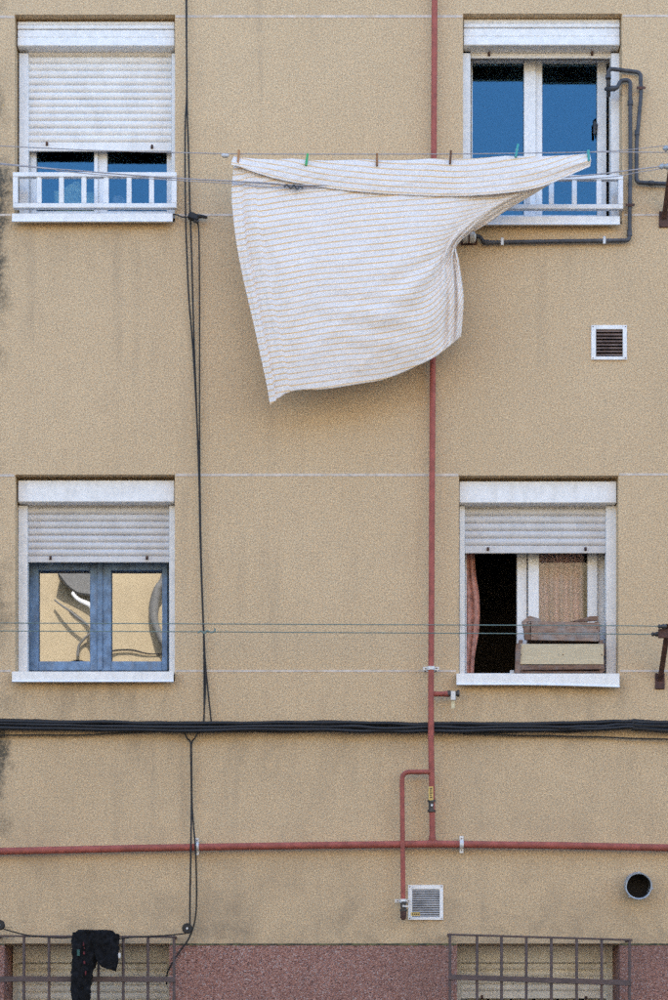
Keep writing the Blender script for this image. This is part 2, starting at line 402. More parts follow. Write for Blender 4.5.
def shutter(win, px0, px1, pyt, pyb, n, mat, bar=8, stops=()):
    pitch = (pyb - bar - pyt) / n
    first = obj('shutter_slat', slat_bm(px0, px1, pyt, pyt + pitch, Y_SLAT), mat, win, True)
    dz = W(0, pyt, Y_SLAT).z - W(0, pyt + pitch, Y_SLAT).z
    for i in range(1, n): again(first, (0, random.uniform(-.0012, .0012), -dz * i + random.uniform(-.0007, .0007))).rotation_euler.y = random.gauss(.0008, .0007)
    if bar:
        obj('bottom_bar', pbox(px0, pyb - bar, px1, pyb, Y_SLAT - .002, Y_SLAT + .012, .003), mat, win)
        for sx, sy in stops:
            c = W(sx, sy, Y_SLAT - .003)
            b = box(c.x - .005, c.x + .005, c.y - .020, c.y, c.z - .009, c.z + .008, .002); box(c.x - .008, c.x + .008, c.y - .004, c.y + .002, c.z - .012, c.z + .012, .002, b)
            obj('shutter_stop', b, M['rust'], win)
def frame_ring(px0, py0, px1, py1, w, yf, yb, mat, win, name='frame'):
    """rectangular frame of four mitred members as one part; w = member widths l, t, r, b in photo pixels"""
    l, t, r, b = w; bm = bmesh.new()
    for (a0, b0, a1, b1) in ((px0, py0, px0 + l, py1), (px1 - r, py0, px1, py1), (px0 + l + .01, py0, px1 - r - .01, py0 + t), (px0 + l + .01, py1 - b, px1 - r - .01, py1)):
        pbox(a0, b0, a1, b1, yf, yb, .003, bm)
    return obj(name, bm, mat, win)
def pane(px0, py0, px1, py1, y, mat, win, tilt=0):
    p, q = W(px0, py1, y), W(px1, py0, y)
    bm = box(p.x, q.x, y, y + .004, p.z, q.z)
    if tilt: rot_about(bm, (p + q) / 2, tilt, 'X')
    # single sheet faces only: keep the slab so it has real thickness
    return obj('pane', bm, mat, win)
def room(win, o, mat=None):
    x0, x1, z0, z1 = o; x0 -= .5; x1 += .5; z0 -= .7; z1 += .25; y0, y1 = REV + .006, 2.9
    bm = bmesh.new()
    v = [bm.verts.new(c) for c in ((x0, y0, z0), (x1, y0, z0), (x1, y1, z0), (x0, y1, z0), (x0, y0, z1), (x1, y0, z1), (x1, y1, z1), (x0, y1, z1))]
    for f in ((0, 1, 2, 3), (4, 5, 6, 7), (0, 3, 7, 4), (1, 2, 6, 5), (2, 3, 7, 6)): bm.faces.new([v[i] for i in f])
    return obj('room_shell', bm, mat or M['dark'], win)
def sill(win, px0, px1, pyt, pyb, mat, yf=-.055, sag=0):
    p, q = W(px0, pyb, yf), W(px1, pyt, yf); bm = bmesh.new()
    # folded metal sill: sloping top, front apron, drip lip; sag lets one end droop
    N = 12; prof = [(.24, .022), (yf, 0), (yf, -(q.z - p.z) * .80), (yf - .010, -(q.z - p.z)), (yf + .004, -(q.z - p.z) - .003), (yf + .012, -(q.z - p.z) * .7), (yf + .012, -.012), (.24, .010)]
    rings = []
    for i in range(N + 1):
        t = i / N; x = p.x + (q.x - p.x) * t; dz = -sag * max(0, t - .35) ** 1.6
        rings.append([bm.verts.new((x, yy, q.z + zz + (dz if 2 <= k <= 5 else 0))) for k, (yy, zz) in enumerate(prof)])
    n = len(prof)
    for i in range(N):
        for k in range(n): bm.faces.new((rings[i][k], rings[i][(k + 1) % n], rings[i + 1][(k + 1) % n], rings[i + 1][k]))
    bm.faces.new(rings[0]); bm.faces.new(rings[-1][::-1])
    return obj('sill', bm, mat, win)
def shutter_box(win, px0, px1, pyt, pyb, mat, steps=()):
    p, q = W(px0, pyb, Y_BOX), W(px1, pyt, Y_BOX); bm = bmesh.new()
    ys = sorted([p.z, q.z] + [W(0, s_, Y_BOX).z for s_ in steps])
    for i in range(len(ys) - 1):
        off = .0 if i % 2 == 0 else .006
        box(p.x, q.x, Y_BOX + off, .134, ys[i] + .0012, ys[i + 1] - .0012, .004, bm)
    return obj('shutter_box', bm, mat, win)

# --- upper window above the white railing, shutter half down
Y_SASH, Y_PANE = .185, .215
w = empty('window', W(95, 222), bld); tag(w, 'window with white shutter more than half down, blue sky reflected below it')
shutter_box(w, 17.2, 174.6, 20.5, 46, M['white'], (24.5, 29, 37))
for x0, x1 in ((19, 28.3), (171.6, 175.5)): obj('guide_rail', pbox(x0, 53, x1, 214, Y_RAIL, .17, .002), M['white'], w)
shutter(w, 28.4, 171.5, 49, 151, 13, M['slat'], 9, ((47, 144), (152, 147)))
frame_ring(28.5, 56, 172.2, 216, (1.6, 6, 1.6, 3), Y_SASH + .012, .325, M['white'], w)
frame_ring(30, 60, 98, 214, (6.3, 6, 4, 3), Y_SASH, .31, M['white'], w, 'sash')
frame_ring(98.2, 60, 172, 214, (9.2, 6, 5.2, 3), Y_SASH + .016, .318, M['white'], w, 'sash')
pane(36, 64, 94.4, 212, Y_PANE, M['g_sky'], w, .3); pane(107, 64, 167, 212, Y_PANE + .012, M['g_sky'], w, -.2)
sill(w, 12, 172.5, 213.5, 222, M['white'])
room(w, OP['ul'])
# --- upper window behind the sheet, shutter rolled up
Y_SASH, Y_PANE = .245, .28
w = empty('window', W(542, 225), bld); tag(w, 'window with shutter rolled up, two blue panes half behind the sheet')
shutter_box(w, 463.6, 620, 18.3, 45.3, M['white'], (23, 27.5, 36))
for x0, x1 in ((462.2, 470.5), (611.2, 619.5)): obj('guide_rail', pbox(x0, 53, x1, 217, Y_RAIL, .17, .002), M['white'], w)
shutter(w, 470.6, 611.1, 52, 58, 1, M['slat'], 5, ((489, 54.5), (592, 54)))
frame_ring(470.6, 56, 611, 219, (1.4, 5, 1.2, 3), Y_SASH + .012, .325, M['white'], w)
frame_ring(471, 57, 536, 218, (1.5, 4, 12, 3), Y_SASH, .31, M['white'], w, 'sash')
frame_ring(535.8, 57, 606.5, 218, (6.5, 4, 9.2, 3), Y_SASH + .02, .318, M['white'], w, 'sash')
pane(472, 60, 524.5, 216, Y_PANE, M['g_sky'], w, .25); pane(542, 60, 598, 216, Y_PANE + .012, M['g_sky'], w, -.15)
b = box(0, .018, -.010, .010, 0, .04, .004); box(-.009, .007, -.02, -.004, -.035, .05, .004, b)
bmesh.ops.translate(b, verts=b.verts[:], vec=W(594.5, 130, Y_SASH + .020)); obj('window_handle', b, M['iron'], w)
sill(w, 456, 619.8, 216.3, 225, M['white'])
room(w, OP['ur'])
# --- lower window with blue wooden sashes
w = empty('window', W(94, 682), bld); tag(w, 'window with flaking blue wooden sashes reflecting a sunlit wall')
shutter_box(w, 18, 174.4, 480, 502, M['white'])
for x0, x1 in ((18.2, 27.4), (169.2, 175.5)): obj('guide_rail', pbox(x0, 505.5, x1, 672, Y_RAIL, .17, .002), M['white'], w)
shutter(w, 27.5, 169.1, 500, 562.3, 8, M['slatg'], 6.3, ((50.5, 558), (147, 558)))
frame_ring(27.6, 508, 169, 674, (1.4, 55, 1.4, 2), Y_SASH + .022, .325, M['blue'], w)
frame_ring(29, 561, 99.6, 670.5, (9.4, 9, 9.6, 9.2), Y_SASH, .31, M['blue'], w, 'sash')
frame_ring(100.2, 561, 167.5, 670.5, (11, 9, 5.4, 9.2), Y_SASH, .31, M['blue'], w, 'sash')
pane(37.5, 567, 91, 662, Y_PANE, M['g_old'], w, .0); pane(110.6, 567, 163, 662, Y_PANE + .002, M['g_old'], w, .15)
obj('meeting_strip', pbox(97.4, 562, 102.4, 670, Y_SASH - .012, Y_SASH - .001, .003), M['blue'], w)
sill(w, 12, 173.5, 671.5, 682, M['white'])
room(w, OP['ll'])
# --- lower window standing open with the crates
w = empty('window', W(539, 684), bld); tag(w, 'open sliding window with a pink curtain and two crates on its sill')
shutter_box(w, 459.3, 616.6, 481, 503, M['white'])
for x0, x1 in ((459.4, 464.8), (606.2, 616.6)): obj('guide_rail', pbox(x0, 506, x1, 674, Y_RAIL, .17, .002), M['white'], w)
shutter(w, 464.9, 606.1, 500.5, 553.2, 6, M['slatg'], 7.5, ((488, 549), (585.5, 549)))
frame_ring(464.9, 508, 606.1, 675, (1.6, 40, 1.6, 2), Y_SASH + .012, .325, M['white'], w)
frame_ring(517, 541, 604, 674, (10, 9, 6.5, 9), Y_SASH + .03, .325, M['white'], w, 'sash')
frame_ring(528.2, 541, 597.5, 674, (10.8, 9, 10, 9), Y_SASH, Y_SASH + .026, M['white'], w, 'sash')
pane(538, 549, 588, 666, Y_SASH + .012, M['g_clear'], w)
sill(w, 456.5, 619.5, 673.5, 685, M['white'], sag=.03)
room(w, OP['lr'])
p = W(488, 640, 1.9); obj('cupboard', box(p.x - .3, p.x + .5, 1.7, 2.3, p.z - .9, p.z + .15, .01), M['roomw'], w)
# --- ground-floor windows with their shutters down, set deeper in the wall
Y_SLAT, Y_RAIL, Y_SASH, Y_PANE = .305, .27, .36, .385
for nm, x0, x1, lab in (('bl', 18.5, 167.5, 'barred ground floor window with cream shutter behind hanging trousers'), ('br', 461, 607, 'barred ground floor window with cream shutter below the round vent')):
    w = empty('window', W((x0 + x1) / 2, 1140), bld); tag(w, lab)
    obj('shutter_box', pbox(x0 - 6, 938, x1 + 6, 962.5, .27, .298, .004), M['slatold'], w)
    for a0, a1 in ((x0 - 6, x0), (x1, x1 + 6)): obj('guide_rail', pbox(a0, 950, a1, 1140, Y_RAIL + .005, .34, .002), M['cream'], w)
    shutter(w, x0 + .1, x1 - .1, 955, 998.6 if nm == 'br' else 1022, 5 if nm == 'br' else 8, M['slatold'], 7.5, ((x0 + 21, 997), (x1 - 21, 998)) if nm == 'br' else ())
    frame_ring(x0, 964, x1, 1140, (5, 30, 5, 6), Y_SASH, .45, M['grey'], w, 'sash')
    pane(x0 + 5, 992, x1 - 5, 1135, Y_PANE, M['g_clear'], w)
    sill(w, x0 - 10, x1 + 8, 1140, 1150, M['white'])
    room(w, OP[nm])

# ------------------------------------------------------------------ window railings
def railing(label, px0, px1, pt, pb, xs, endr):
    c = W((px0 + px1) / 2, pb + 6); r = thing('window_railing', label, 'railing', c, 'white window railings'); y = -.055
    obj('top_rail', pbox(px0, pt, px1, pt + 4.6, y - .003, y + .032, .003), M['white'], r)
    obj('bottom_rail', pbox(px0, pb, px1, pb + 4.8, y - .003, y + .032, .003), M['white'], r)
    first = None
    for x in xs:
        if first is None: first = obj('baluster', pbox(x - 2.4, pt + 4.7, x + 2.4, pb - .1, y + .003, y + .026, .002), M['white'], r); fx = x
        else: again(first, ((x - fx) / S * (D + y) / D, 0, 0))
    for x in (px0, px1):
        s_ = 1 if x == px0 else -1
        obj('end_post', pbox(min(x, x + s_ * 5), pt + 4.7, max(x, x + s_ * 5), pb - .1, y, y + .030, .002), M['white'], r)
        q = W(x + s_ * 2.5, pt + 2, 0)
        for py in (pt + 2.3, pb + 2.4):
            q = W(x + s_ * 2.5, py, y + .03); obj('wall_bracket', box(q.x - .011, q.x + .011, y + .033, .004, q.z - .011, q.z + .011), M['white'], r)
railing('white metal railing below the half-lowered shutter', 12.8, 176.5, 172, 203, (39, 61.3, 83.8, 106.2, 129, 151.5), 1)
railing('white metal railing partly hidden by the striped sheet', 459.5, 623.2, 174.8, 204, (482, 505, 528, 551.5, 574.5, 599), 1)

# ------------------------------------------------------------------ security grilles over the ground-floor windows
def grille(label, xs, ya, yb, ma, mb):
    y = -.13; r = thing('security_grille', label, 'grille', W((xs[0] + xs[-1]) / 2, 1150), 'window grilles of the ground floor')
    def lin(x, a_, b_): return a_ + (b_ - a_) * (x - xs[0]) / (xs[-1] - xs[0])
    def bar(x0, y0, x1, y1, h, d, name, yy=y):
        p, q = W(x0, y0, yy), W(x1, y1, yy); L = (q - p).length; bm = box(-L / 2, L / 2, -d / 2, d / 2, -h / 2, h / 2, .002)
        bmesh.ops.rotate(bm, verts=bm.verts[:], cent=(0, 0, 0), matrix=Matrix.Rotation(-math.atan2(q.z - p.z, q.x - p.x), 3, 'Y'))
        bmesh.ops.translate(bm, verts=bm.verts[:], vec=(p + q) / 2); return obj(name, bm, M['grille'], r)
    bar(xs[0] - 3, ya, xs[-1] + 3, yb, .012, .016, 'top_bar')
    bar(xs[0] - 1, ma, xs[-1] + 1, mb, .034, .010, 'flat_bar', y - .014)
    bar(xs[0] - 1, 1105, xs[-1] + 1, 1105, .034, .010, 'flat_bar', y - .014)
    for i, x in enumerate(xs):
        t0, b0 = W(x, lin(x, ya, yb) + 1, y), W(x, 1146, y); rr = .009
        obj('upright_bar', tube([t0, b0], rr, 8), M['grille'], r, True)
    for x, yv in ((xs[0], ya), (xs[-1], yb)):
        for q in (yv, 1105):
            p = W(x, q, y); obj('wall_stay', tube([p, (p.x, .02, p.z)], .009, 8), M['grille'], r, True)
grille('brown steel window grille with the black trousers hanging over it', (-3, 24, 49, 74, 98.5, 123.3, 148, 174), 936, 937, 979, 979.5)
grille('brown steel window grille below the round vent outlet', (450, 477, 501.5, 526.3, 551.3, 576.6, 601.6, 629.5), 934.5, 940, 977, 983)

# ------------------------------------------------------------------ red gas pipe
gp = thing('gas_pipe', 'red painted gas riser and main with branches and valves across the wall', 'pipe', W(432, 845))
YP = -.055
obj('riser', tube([W(434.8, -420, YP), W(434.6, 0, YP), W(432.4, 420, YP), W(431, 690, YP - .035), W(431, 740, YP - .035), W(432, 800, YP), W(432.4, 843, YP)], .0185, 12), M['red'], gp, True)
obj('main', tube([W(-700, 871, YP), W(0, 851.3, YP), W(150, 848, YP), W(300, 845.6, YP), W(432, 844, YP), W(560, 845.5, YP), W(668, 847.8, YP), W(1400, 857, YP)], .0225, 12), M['red'], gp, True)
obj('branch', tube(rounded([W(431, 772, YP - .02), W(402, 772, YP - .02), W(403.2, 902, YP - .02)], .05), .015, 12), M['red'], gp, True)
obj('stub', tube([W(431, 694, YP - .02), W(450, 694, YP - .02)], .0165, 10), M['red'], gp, True)
def coupling(px, py, vert, L, r, y=YP, name='coupling', mat='red'):
    c = W(px, py, y); d = Vector((0, 0, L / 2)) if vert else Vector((L / 2, 0, 0))
    return obj(name, tube([c - d, c - d * .9, c + d * .9, c + d], [r * .93, r, r, r * .93], 12), M[mat], gp, True)
coupling(432.3, 843.8, False, .06, .0255); coupling(432.3, 839, True, .04, .0215)
coupling(446.5, 694, False, .03, .019, YP - .02)
def valve(px, py, vert, L, y, r=.022):
    c = W(px, py, y); d = Vector((0, 0, L / 2)) if vert else Vector((L / 2, 0, 0))
    v = empty('valve', c, gp)
    obj('valve_body', tube([c - d, c - d * .62, c - d * .6, c + d * .6, c + d * .62, c + d], [r * 1.15, r * 1.15, r * .85, r * .85, r * 1.15, r * 1.15], 6), M['iron'], v)
    obj('valve_stem', tube([c + Vector((0, -.015, 0)), c + Vector((0, -.040, 0))], .007, 8), M['galv'], v, True)
    return v
v1 = valve(431.6, 806, True, .078, YP - .004); v2 = valve(453.5, 693.5, False, .075, YP - .02, .019)
obj('lever', pbox(451, 691, 455.5, 700, YP - .075, YP - .069, .001), M['galv'], v2)
v3 = valve(403.3, 906.5, True, .06, YP - .02, .02)
obj('end_cap', tube([W(403.3, 911, YP - .02), W(403.3, 918, YP - .02), W(403.3, 920, YP - .02)], [.019, .019, .01], 10), M['rust'], v3, True)
obj('lever', pbox(404.5, 905.5, 412, 907, YP - .071, YP - .066), M['galv'], v3)
def small_tag(px0, py0, px1, py1, y, mat, marks):
    t = obj('tag_plate', pbox(px0, py0, px1, py1, y, y + .003, .0008), M[mat], gp)
    bm = bmesh.new()
    for (a0, b0, a1, b1) in marks: pbox(a0, b0, a1, b1, y - .0012, y + .0005, 0, bm)
    if marks: obj('print', bm, M['ink'], t)
small_tag(428.6, 786.5, 433.2, 800.3, YP - .027, 'tagy', [(430, 788 + i * 2.2, 432 - (i % 2) * .6, 789.3 + i * 2.2) for i in range(5)])
small_tag(451.3, 699, 454.8, 708.5, YP - .06, 'tagc', [])
small_tag(410.8, 912.5, 420, 915.8, YP - .05, 'tagy', [(412 + i * 2, 913.4, 413.3 + i * 2, 914.9) for i in range(4)])
def clamp(px, py, vert, y=YP, r=.028):
    c = W(px, py, y); k = empty('pipe_clamp', c, gp)
    d = Vector((0, 0, .011)) if vert else Vector((.012, 0, 0))
    obj('strap', tube([c - d, c + d], r, 14), M['galv'], k, True)
    e_ = Vector((.042, 0, 0)) if vert else Vector((0, 0, .046))
    for s_ in (-1, 1):
        q = c + e_ * s_ * .82; q.y = y + .005
        sx, sz = (.016, .011) if vert else (.012, .016)
        obj('ear', box(q.x - sx, q.x + sx, q.y - .004, q.y, q.z - sz, q.z + sz, .001), M['galv'], k)
        obj('bolt', tube([Vector((q.x, q.y - .009, q.z)), Vector((q.x, .02, q.z))], .004, 6), M['rust'], k)
clamp(431, 668.5, True, YP - .03, .025); clamp(403, 901, True, YP - .02, .02); clamp(197, 846.5, False); clamp(461.5, 844.5, False)

# ------------------------------------------------------------------ grey tubes beside the upper window
yt = -.03
t = thing('grey_tube', 'bent grey metal tube dropping beside the window to the wall bracket', 'pipe', W(640, 130))
obj('tube', tube(rounded([W(608.5, 96, .07), W(608.5, 88, .0), W(608.3, 68.5, yt), W(640.6, 72.5, yt), W(641, 95, yt), W(636.8, 140, yt), W(636.3, 182.5, yt), W(668, 184, yt), W(700, 186, yt)], .03), .0125, 10), M['lead'], t, True)
def sock(t, px, py, vert, mat, L=.022, r=.018, y=yt):
    c = W(px, py, y); d = Vector((0, 0, L / 2)) if vert else Vector((L / 2, 0, 0)); obj('collar', tube([c - d, c + d], r, 10), M[mat], t, True)
def clip(t, px, py, vert, y=yt):
    c = W(px, py, y); bm = box(c.x - (.028 if vert else .009), c.x + (.028 if vert else .009), y - .017, y - .013, c.z - (.009 if vert else .024), c.z + (.009 if vert else .024), .002)
    box(c.x - .008, c.x + .008, y - .016, .004, c.z - .008, c.z + .008, 0, bm); obj('clip', bm, M['rust'] if vert else M['galv'], t)
sock(t, 608.3, 77, True, 'lead'); clip(t, 640.8, 89, True); sock(t, 637, 133, True, 'lead', .03, .016); sock(t, 651, 183.2, False, 'lead', .03, .016)
t = thing('grey_tube', 'long grey metal tube running down and under the sill to the white fitting', 'pipe', W(560, 242))
obj('tube', tube(rounded([W(606, 89, .06), W(611, 88.5, yt), W(617, 88.5, yt), W(620.5, 80.5, yt), W(630.2, 80, yt), W(630.4, 160, yt), W(629.4, 240.5, yt), W(560, 241.3, yt), W(487, 242.6, yt), W(483.5, 242, yt), W(480, 236.5, yt), W(474, 236, yt)], .028), .0125, 10), M['lead'], t, True)
sock(t, 630.3, 103, True, 'lead', .03, .017); clip(t, 629.8, 206, True); clip(t, 604, 241, False); clip(t, 502, 242.3, False); sock(t, 613, 88.5, False, 'lead', .03, .017); sock(t, 629.5, 233, True, 'lead', .04, .016); sock(t, 487, 242.5, False, 'lead', .03, .017)
t = thing('gas_regulator', 'small dirty white regulator on the wall just behind the sheet', 'regulator', W(468, 240))
c = W(469.5, 237.5, -.045)
obj('body', tube([c + Vector((-.045, 0, 0)), c + Vector((-.038, 0, 0)), c + Vector((.03, 0, .002)), c + Vector((.04, 0, .002))], [.022, .034, .034, .018], 14), M['porc'], t, True)
obj('ring', tube([c + Vector((-.008, 0, 0)), c + Vector((.0, 0, 0))], .0375, 14), M['rust'], t, True)
obj('fitting', tube([c + Vector((-.10, 0, -.01)), c + Vector((-.046, 0, -.002))], .017, 8), M['iron'], t, True)
obj('wall_plate', box(c.x - .05, c.x + .05, -.012, .004, c.z - .03, c.z + .03, .003), M['rust'], t)

# ------------------------------------------------------------------ wall vents
def vent(label, x0, y0, x1, y1, ix0, iy0, ix1, iy1, n, mat, fmat):
    v = thing('vent_grille', label, 'vent', W((x0 + x1) / 2, y1), 'square wall vents')
    bm = bmesh.new(); yf = -.012
    for (a0, b0, a1, b1) in ((x0, y0, ix0, y1), (ix1, y0, x1, y1), (ix0 + .02, y0, ix1 - .02, iy0), (ix0 + .02, iy1, ix1 - .02, y1)): pbox(a0, b0, a1, b1, yf, .006, .002, bm)
    obj('frame', bm, fmat, v); obj('backing', pbox(ix0, iy0, ix1, iy1, .0, .003), M['void_black'], v)  # black sheet stands in for the shaded hollow behind the slats
    pz = (iy1 - iy0) / n
    p, q = W(ix0, iy0 + pz, -.008), W(ix1, iy0, -.008)
    b = box(p.x + .001, q.x - .001, -.001, .001, -(q.z - p.z) * .46, (q.z - p.z) * .46); rot_about(b, (0, 0, 0), -38, 'X')
    bmesh.ops.translate(b, verts=b.verts[:], vec=(0, -.006, (p.z + q.z) / 2)); first = obj('slat', b, mat, v)
    for i in range(1, n): again(first, (random.uniform(-.0005, .0005), 0, -(q.z - p.z) * i))
    for (sx, sy) in ((x0 + 1.6, y0 + 1.6), (x1 - 1.6, y0 + 1.6), (x0 + 1.6, y1 - 1.6), (x1 - 1.6, y1 - 1.6)):
        c = W(sx, sy, yf); obj('screw', tube([c + Vector((0, -.002, 0)), c + Vector((0, .003, 0))], .004, 6), M['rust'], v)
vent('square white-framed vent with dark brown slats on the bare upper wall', 591.3, 325, 627, 359.7, 596, 329.2, 622.8, 356.3, 8, M['louvre'], M['white'])
vent('square white-framed vent with grey slats beside the red branch pipe', 408.2, 885, 443.2, 920, 412.3, 889.3, 439.6, 917, 12, M['louvreg'], M['white'])
v = thing('vent_outlet', 'round zinc flue outlet poking from the wall above the ground floor window', 'vent', W(638, 885))
cw, co = W(637, 885.0, -.001), W(638.6, 886.2, -.10)
bm = bmesh.new(); seg = 28; rings = []
for c_, r_ in ((cw, .083), (co, .081), (co + Vector((0, -.006, 0)), .085), (co + Vector((0, -.010, 0)), .083), (co + Vector((0, -.008, 0)), .0765), (co, .0755), (cw + Vector((0, .0, 0)), .0745)):
    rings.append([bm.verts.new(c_ + Vector((math.cos(k * 2 * math.pi / seg) * r_ * (1 + .02 * math.sin(k * .9)), 0, math.sin(k * 2 * math.pi / seg) * r_))) for k in range(seg)])
for i in range(len(rings) - 1):
    for k in range(seg): bm.faces.new((rings[i][k], rings[i][(k + 1) % seg], rings[i + 1][(k + 1) % seg], rings[i + 1][k]))
obj('tube', bm, M['zinc'], v, True)
obj('flue_dark_disc', tube([cw + Vector((0, -.002, 0)), cw + Vector((0, -.006, 0))], .074, 24), M['void_black'], v)  # black disc and liner paint in the darkness of the tube
obj('inner_liner', tube([cw + Vector((0, -.007, 0)), cw.lerp(co, .93)], .0742, 24, cap=False), M['void_black'], v)
for an in (88, 350, 230):
    q = co + Vector((math.cos(math.radians(an)) * .086, .004, math.sin(math.radians(an)) * .086)); obj('rivet', box(q.x - .008, q.x + .008, q.y - .008, q.y + .008, q.z - .006, q.z + .006, .002), M['zinc'], v)

# ------------------------------------------------------------------ black cables
cb = thing('cable_bundle', 'thick black bundle of cables strung right across the facade', 'cables', W(334, 728))
def wob(P, n, amp, seed): 
    out = []
    for i, p in enumerate(smooth_path(P, n)):
        out.append(p + Vector((0, mnoise.noise((i * .23, seed, 1.3)) * amp, mnoise.noise((i * .21, seed, 7.7)) * amp)))
    return out
rr = random.Random(3)
for i in range(9):
    o = (i % 3 - 1) * 3.0 + rr.uniform(-.8, .8); yy = -.035 - (i // 3) * .014
    P = [W(-700, 708 + o, yy), W(-300, 718 + o, yy), W(0, 724.5 + o * 1.05, yy), W(180, 727 + o, yy), W(330, 727 + o * 1.1, yy), W(430, 728 + o * 1.05, yy), W(560, 727 + o, yy), W(632, 724.5 + o * .9, yy), W(668, 726.5 + o * 1.2, yy), W(1000, 735 + o, yy), W(1400, 728 + o, yy)]
    obj('cable', tube(wob(P, 150, .010, i), rr.choice((.009, .011, .013)), 7), M['black'], cb, True)
def strand(label, P, r, n=60, amp=.004, mat='black', name='cable'):
    o = tag(obj(name, tube(wob(P, n, amp, len(label) * 1.7), r, 6), M[mat], None, True), label, 'cable', 'loose black cables'); return o
strand('thin cable riding just above the left end of the bundle', [W(-200, 714, -.03), W(0, 719, -.03), W(60, 720.5, -.03), W(190, 723, -.04), W(240, 724.5, -.04)], .0045)
strand('thin cable sagging just below the left end of the bundle', [W(-200, 742, -.03), W(0, 735.5, -.03), W(90, 734.5, -.03), W(180, 730.5, -.04), W(215, 729, -.04)], .0045)
strand('thin cable branching below the right end of the bundle', [W(430, 731, -.04), W(470, 733.5, -.04), W(530, 735.5, -.03), W(600, 737, -.03), W(668, 739, -.03), W(900, 741, -.03)], .005)
strand('black cable hanging from the roof past the half-lowered shutter', [W(186, -420, -.03), W(185.8, -100, -.03), W(186.2, 0, -.03), W(187, 100, -.03), W(188.5, 150, -.03), W(190, 210, -.03), W(191.5, 250, -.03), W(194, 340, -.03), W(197, 420, -.03), W(199, 480, -.03), W(200.5, 550, -.03), W(203.5, 630, -.03), W(206, 670, -.03), W(211.5, 724, -.035)], .0052, 120)
strand('second black cable hanging tight against the first one', [W(187.2, -420, -.034), W(186.6, 0, -.034), W(186.9, 85, -.034), W(185.4, 120, -.034), W(185, 155, -.034), W(185.5, 210, -.034), W(186.7, 250, -.034), W(189, 300, -.034), W(193, 350, -.034), W(197.5, 430, -.036), W(199.5, 480, -.036), W(201.5, 570, -.036), W(203.8, 630, -.036), W(205.5, 680, -.036), W(203.6, 724, -.04)], .0052, 120)
strand('black cable dropping from the black splice to the bundle', [W(194, 219, -.04), W(198, 224, -.032), W(199.2, 250, -.03), W(199.6, 340, -.03), W(199.5, 420, -.03), W(200, 480, -.03), W(201.2, 550, -.03), W(203.6, 640, -.03), W(204.2, 724, -.04)], .0045, 90)
strand('short black lead from the window sill to the splice', [W(172, 214, -.03), W(176, 214.5, -.03), W(184, 217, -.035), W(191, 217.5, -.04)], .0045, 16)
sp = thing('cable_splice', 'black taped splice box on the cables beside the upper sill', 'junction box', W(195, 222))
b = bmesh.new(); c = W(193.5, 217, -.05); box(-.034, .034, -.02, .02, -.022, .022, .008, b); rot_about(b, (0, 0, 0), 20, 'Y'); bmesh.ops.translate(b, verts=b.verts[:], vec=c); obj('box', b, M['black'], sp)
obj('boot', tube(smooth_path([W(196, 216, -.05), W(202, 216.5, -.05), W(207.5, 217.5, -.045)], 6), [.014, .013, .013, .011, .011, .010, .008], 8), M['black'], sp, True)
obj('tape', tube([W(194, 220.5, -.055), W(199, 222, -.05)], [.014, .010], 8), M['iron'], sp, True)
strand('black cable forking from below the bundle down to the pulley', [W(183.5, 731, -.05), W(187, 738, -.04), W(190.6, 743, -.03), W(191, 760, -.03), W(191.5, 800, -.03), W(190.8, 850, -.085), W(190, 900, -.06), W(190, 928, -.06)], .0058, 70, .003)
strand('black cable forking the other way and curving past the pulley', [W(199.5, 730, -.05), W(195, 738, -.04), W(191.6, 743.5, -.03), W(191.6, 760, -.035), W(192, 800, -.035), W(193.5, 825, -.05), W(195.6, 850, -.088), W(196.6, 895, -.05), W(195, 920, -.04), W(189, 938, -.03), W(180, 951, -.03), W(171, 965, -.03), W(167, 974, -.0), W(166.5, 984, .06)], .0052, 90, .003)

# ------------------------------------------------------------------ clotheslines
YL = -.33
def clothesline(label, P, r=.0032, mat='line', n=40):
    return tag(obj('clothesline', tube(smooth_path(P, n), r, 6), M[mat], None, True), label, 'clothesline')
clothesline('grey clothesline from which the striped sheet hangs', [W(-500, 122, YL), W(0, 146, YL), W(110, 150.8, YL), W(222, 153.7, YL), W(238, 154, YL), W(330, 154.2, YL), W(450, 154, YL), W(560, 152.6, YL), W(592, 152, YL), W(668, 152.5, YL), W(676, 152.8, YL)])
clothesline('upper return strand of the sheet clothesline running to the bracket', [W(592, 151.8, YL), W(625, 150, YL), W(668, 145.5, YL), W(680, 145, YL)], .0025)
clothesline('grey clothesline crossing the white railing and tucked under the fold', [W(-500, 112, YL - .011), W(0, 163.5, YL - .011), W(70, 170, YL - .011), W(130, 175, YL - .011), W(180, 178.5, YL - .011), W(232, 181.2, YL - .011), W(265, 182.8, YL - .011), W(303, 185.5, YL - .011), W(380, 184, YL), W(500, 181, YL), W(585, 175.5, YL - .01), W(640, 169, YL - .01), W(664, 166, YL)], .0042)
clothesline('second thin strand lying just under the railing clothesline', [W(-500, 125, YL - .013), W(0, 164.5, YL - .013), W(60, 171, YL - .013), W(120, 176.5, YL - .013), W(180, 180.6, YL - .013), W(232, 183.6, YL - .013), W(265, 186.5, YL - .013), W(303, 187.5, YL - .013), W(380, 186, YL), W(585, 179, YL - .011), W(640, 172, YL - .01), W(664, 168, YL)], .0028)
kn = tag(obj('line_knot', tube(smooth_path([W(284, 187, YL - .03), W(287, 184.8, YL - .03), W(291, 188.4, YL - .035), W(294, 185, YL - .03), W(297, 189.5, YL - .035), W(300, 186, YL - .03), W(303, 188.5, YL - .03)], 30), .0048, 6), M['iron'], None, True), 'dark knot tied in the line in front of the sheet', 'knot')
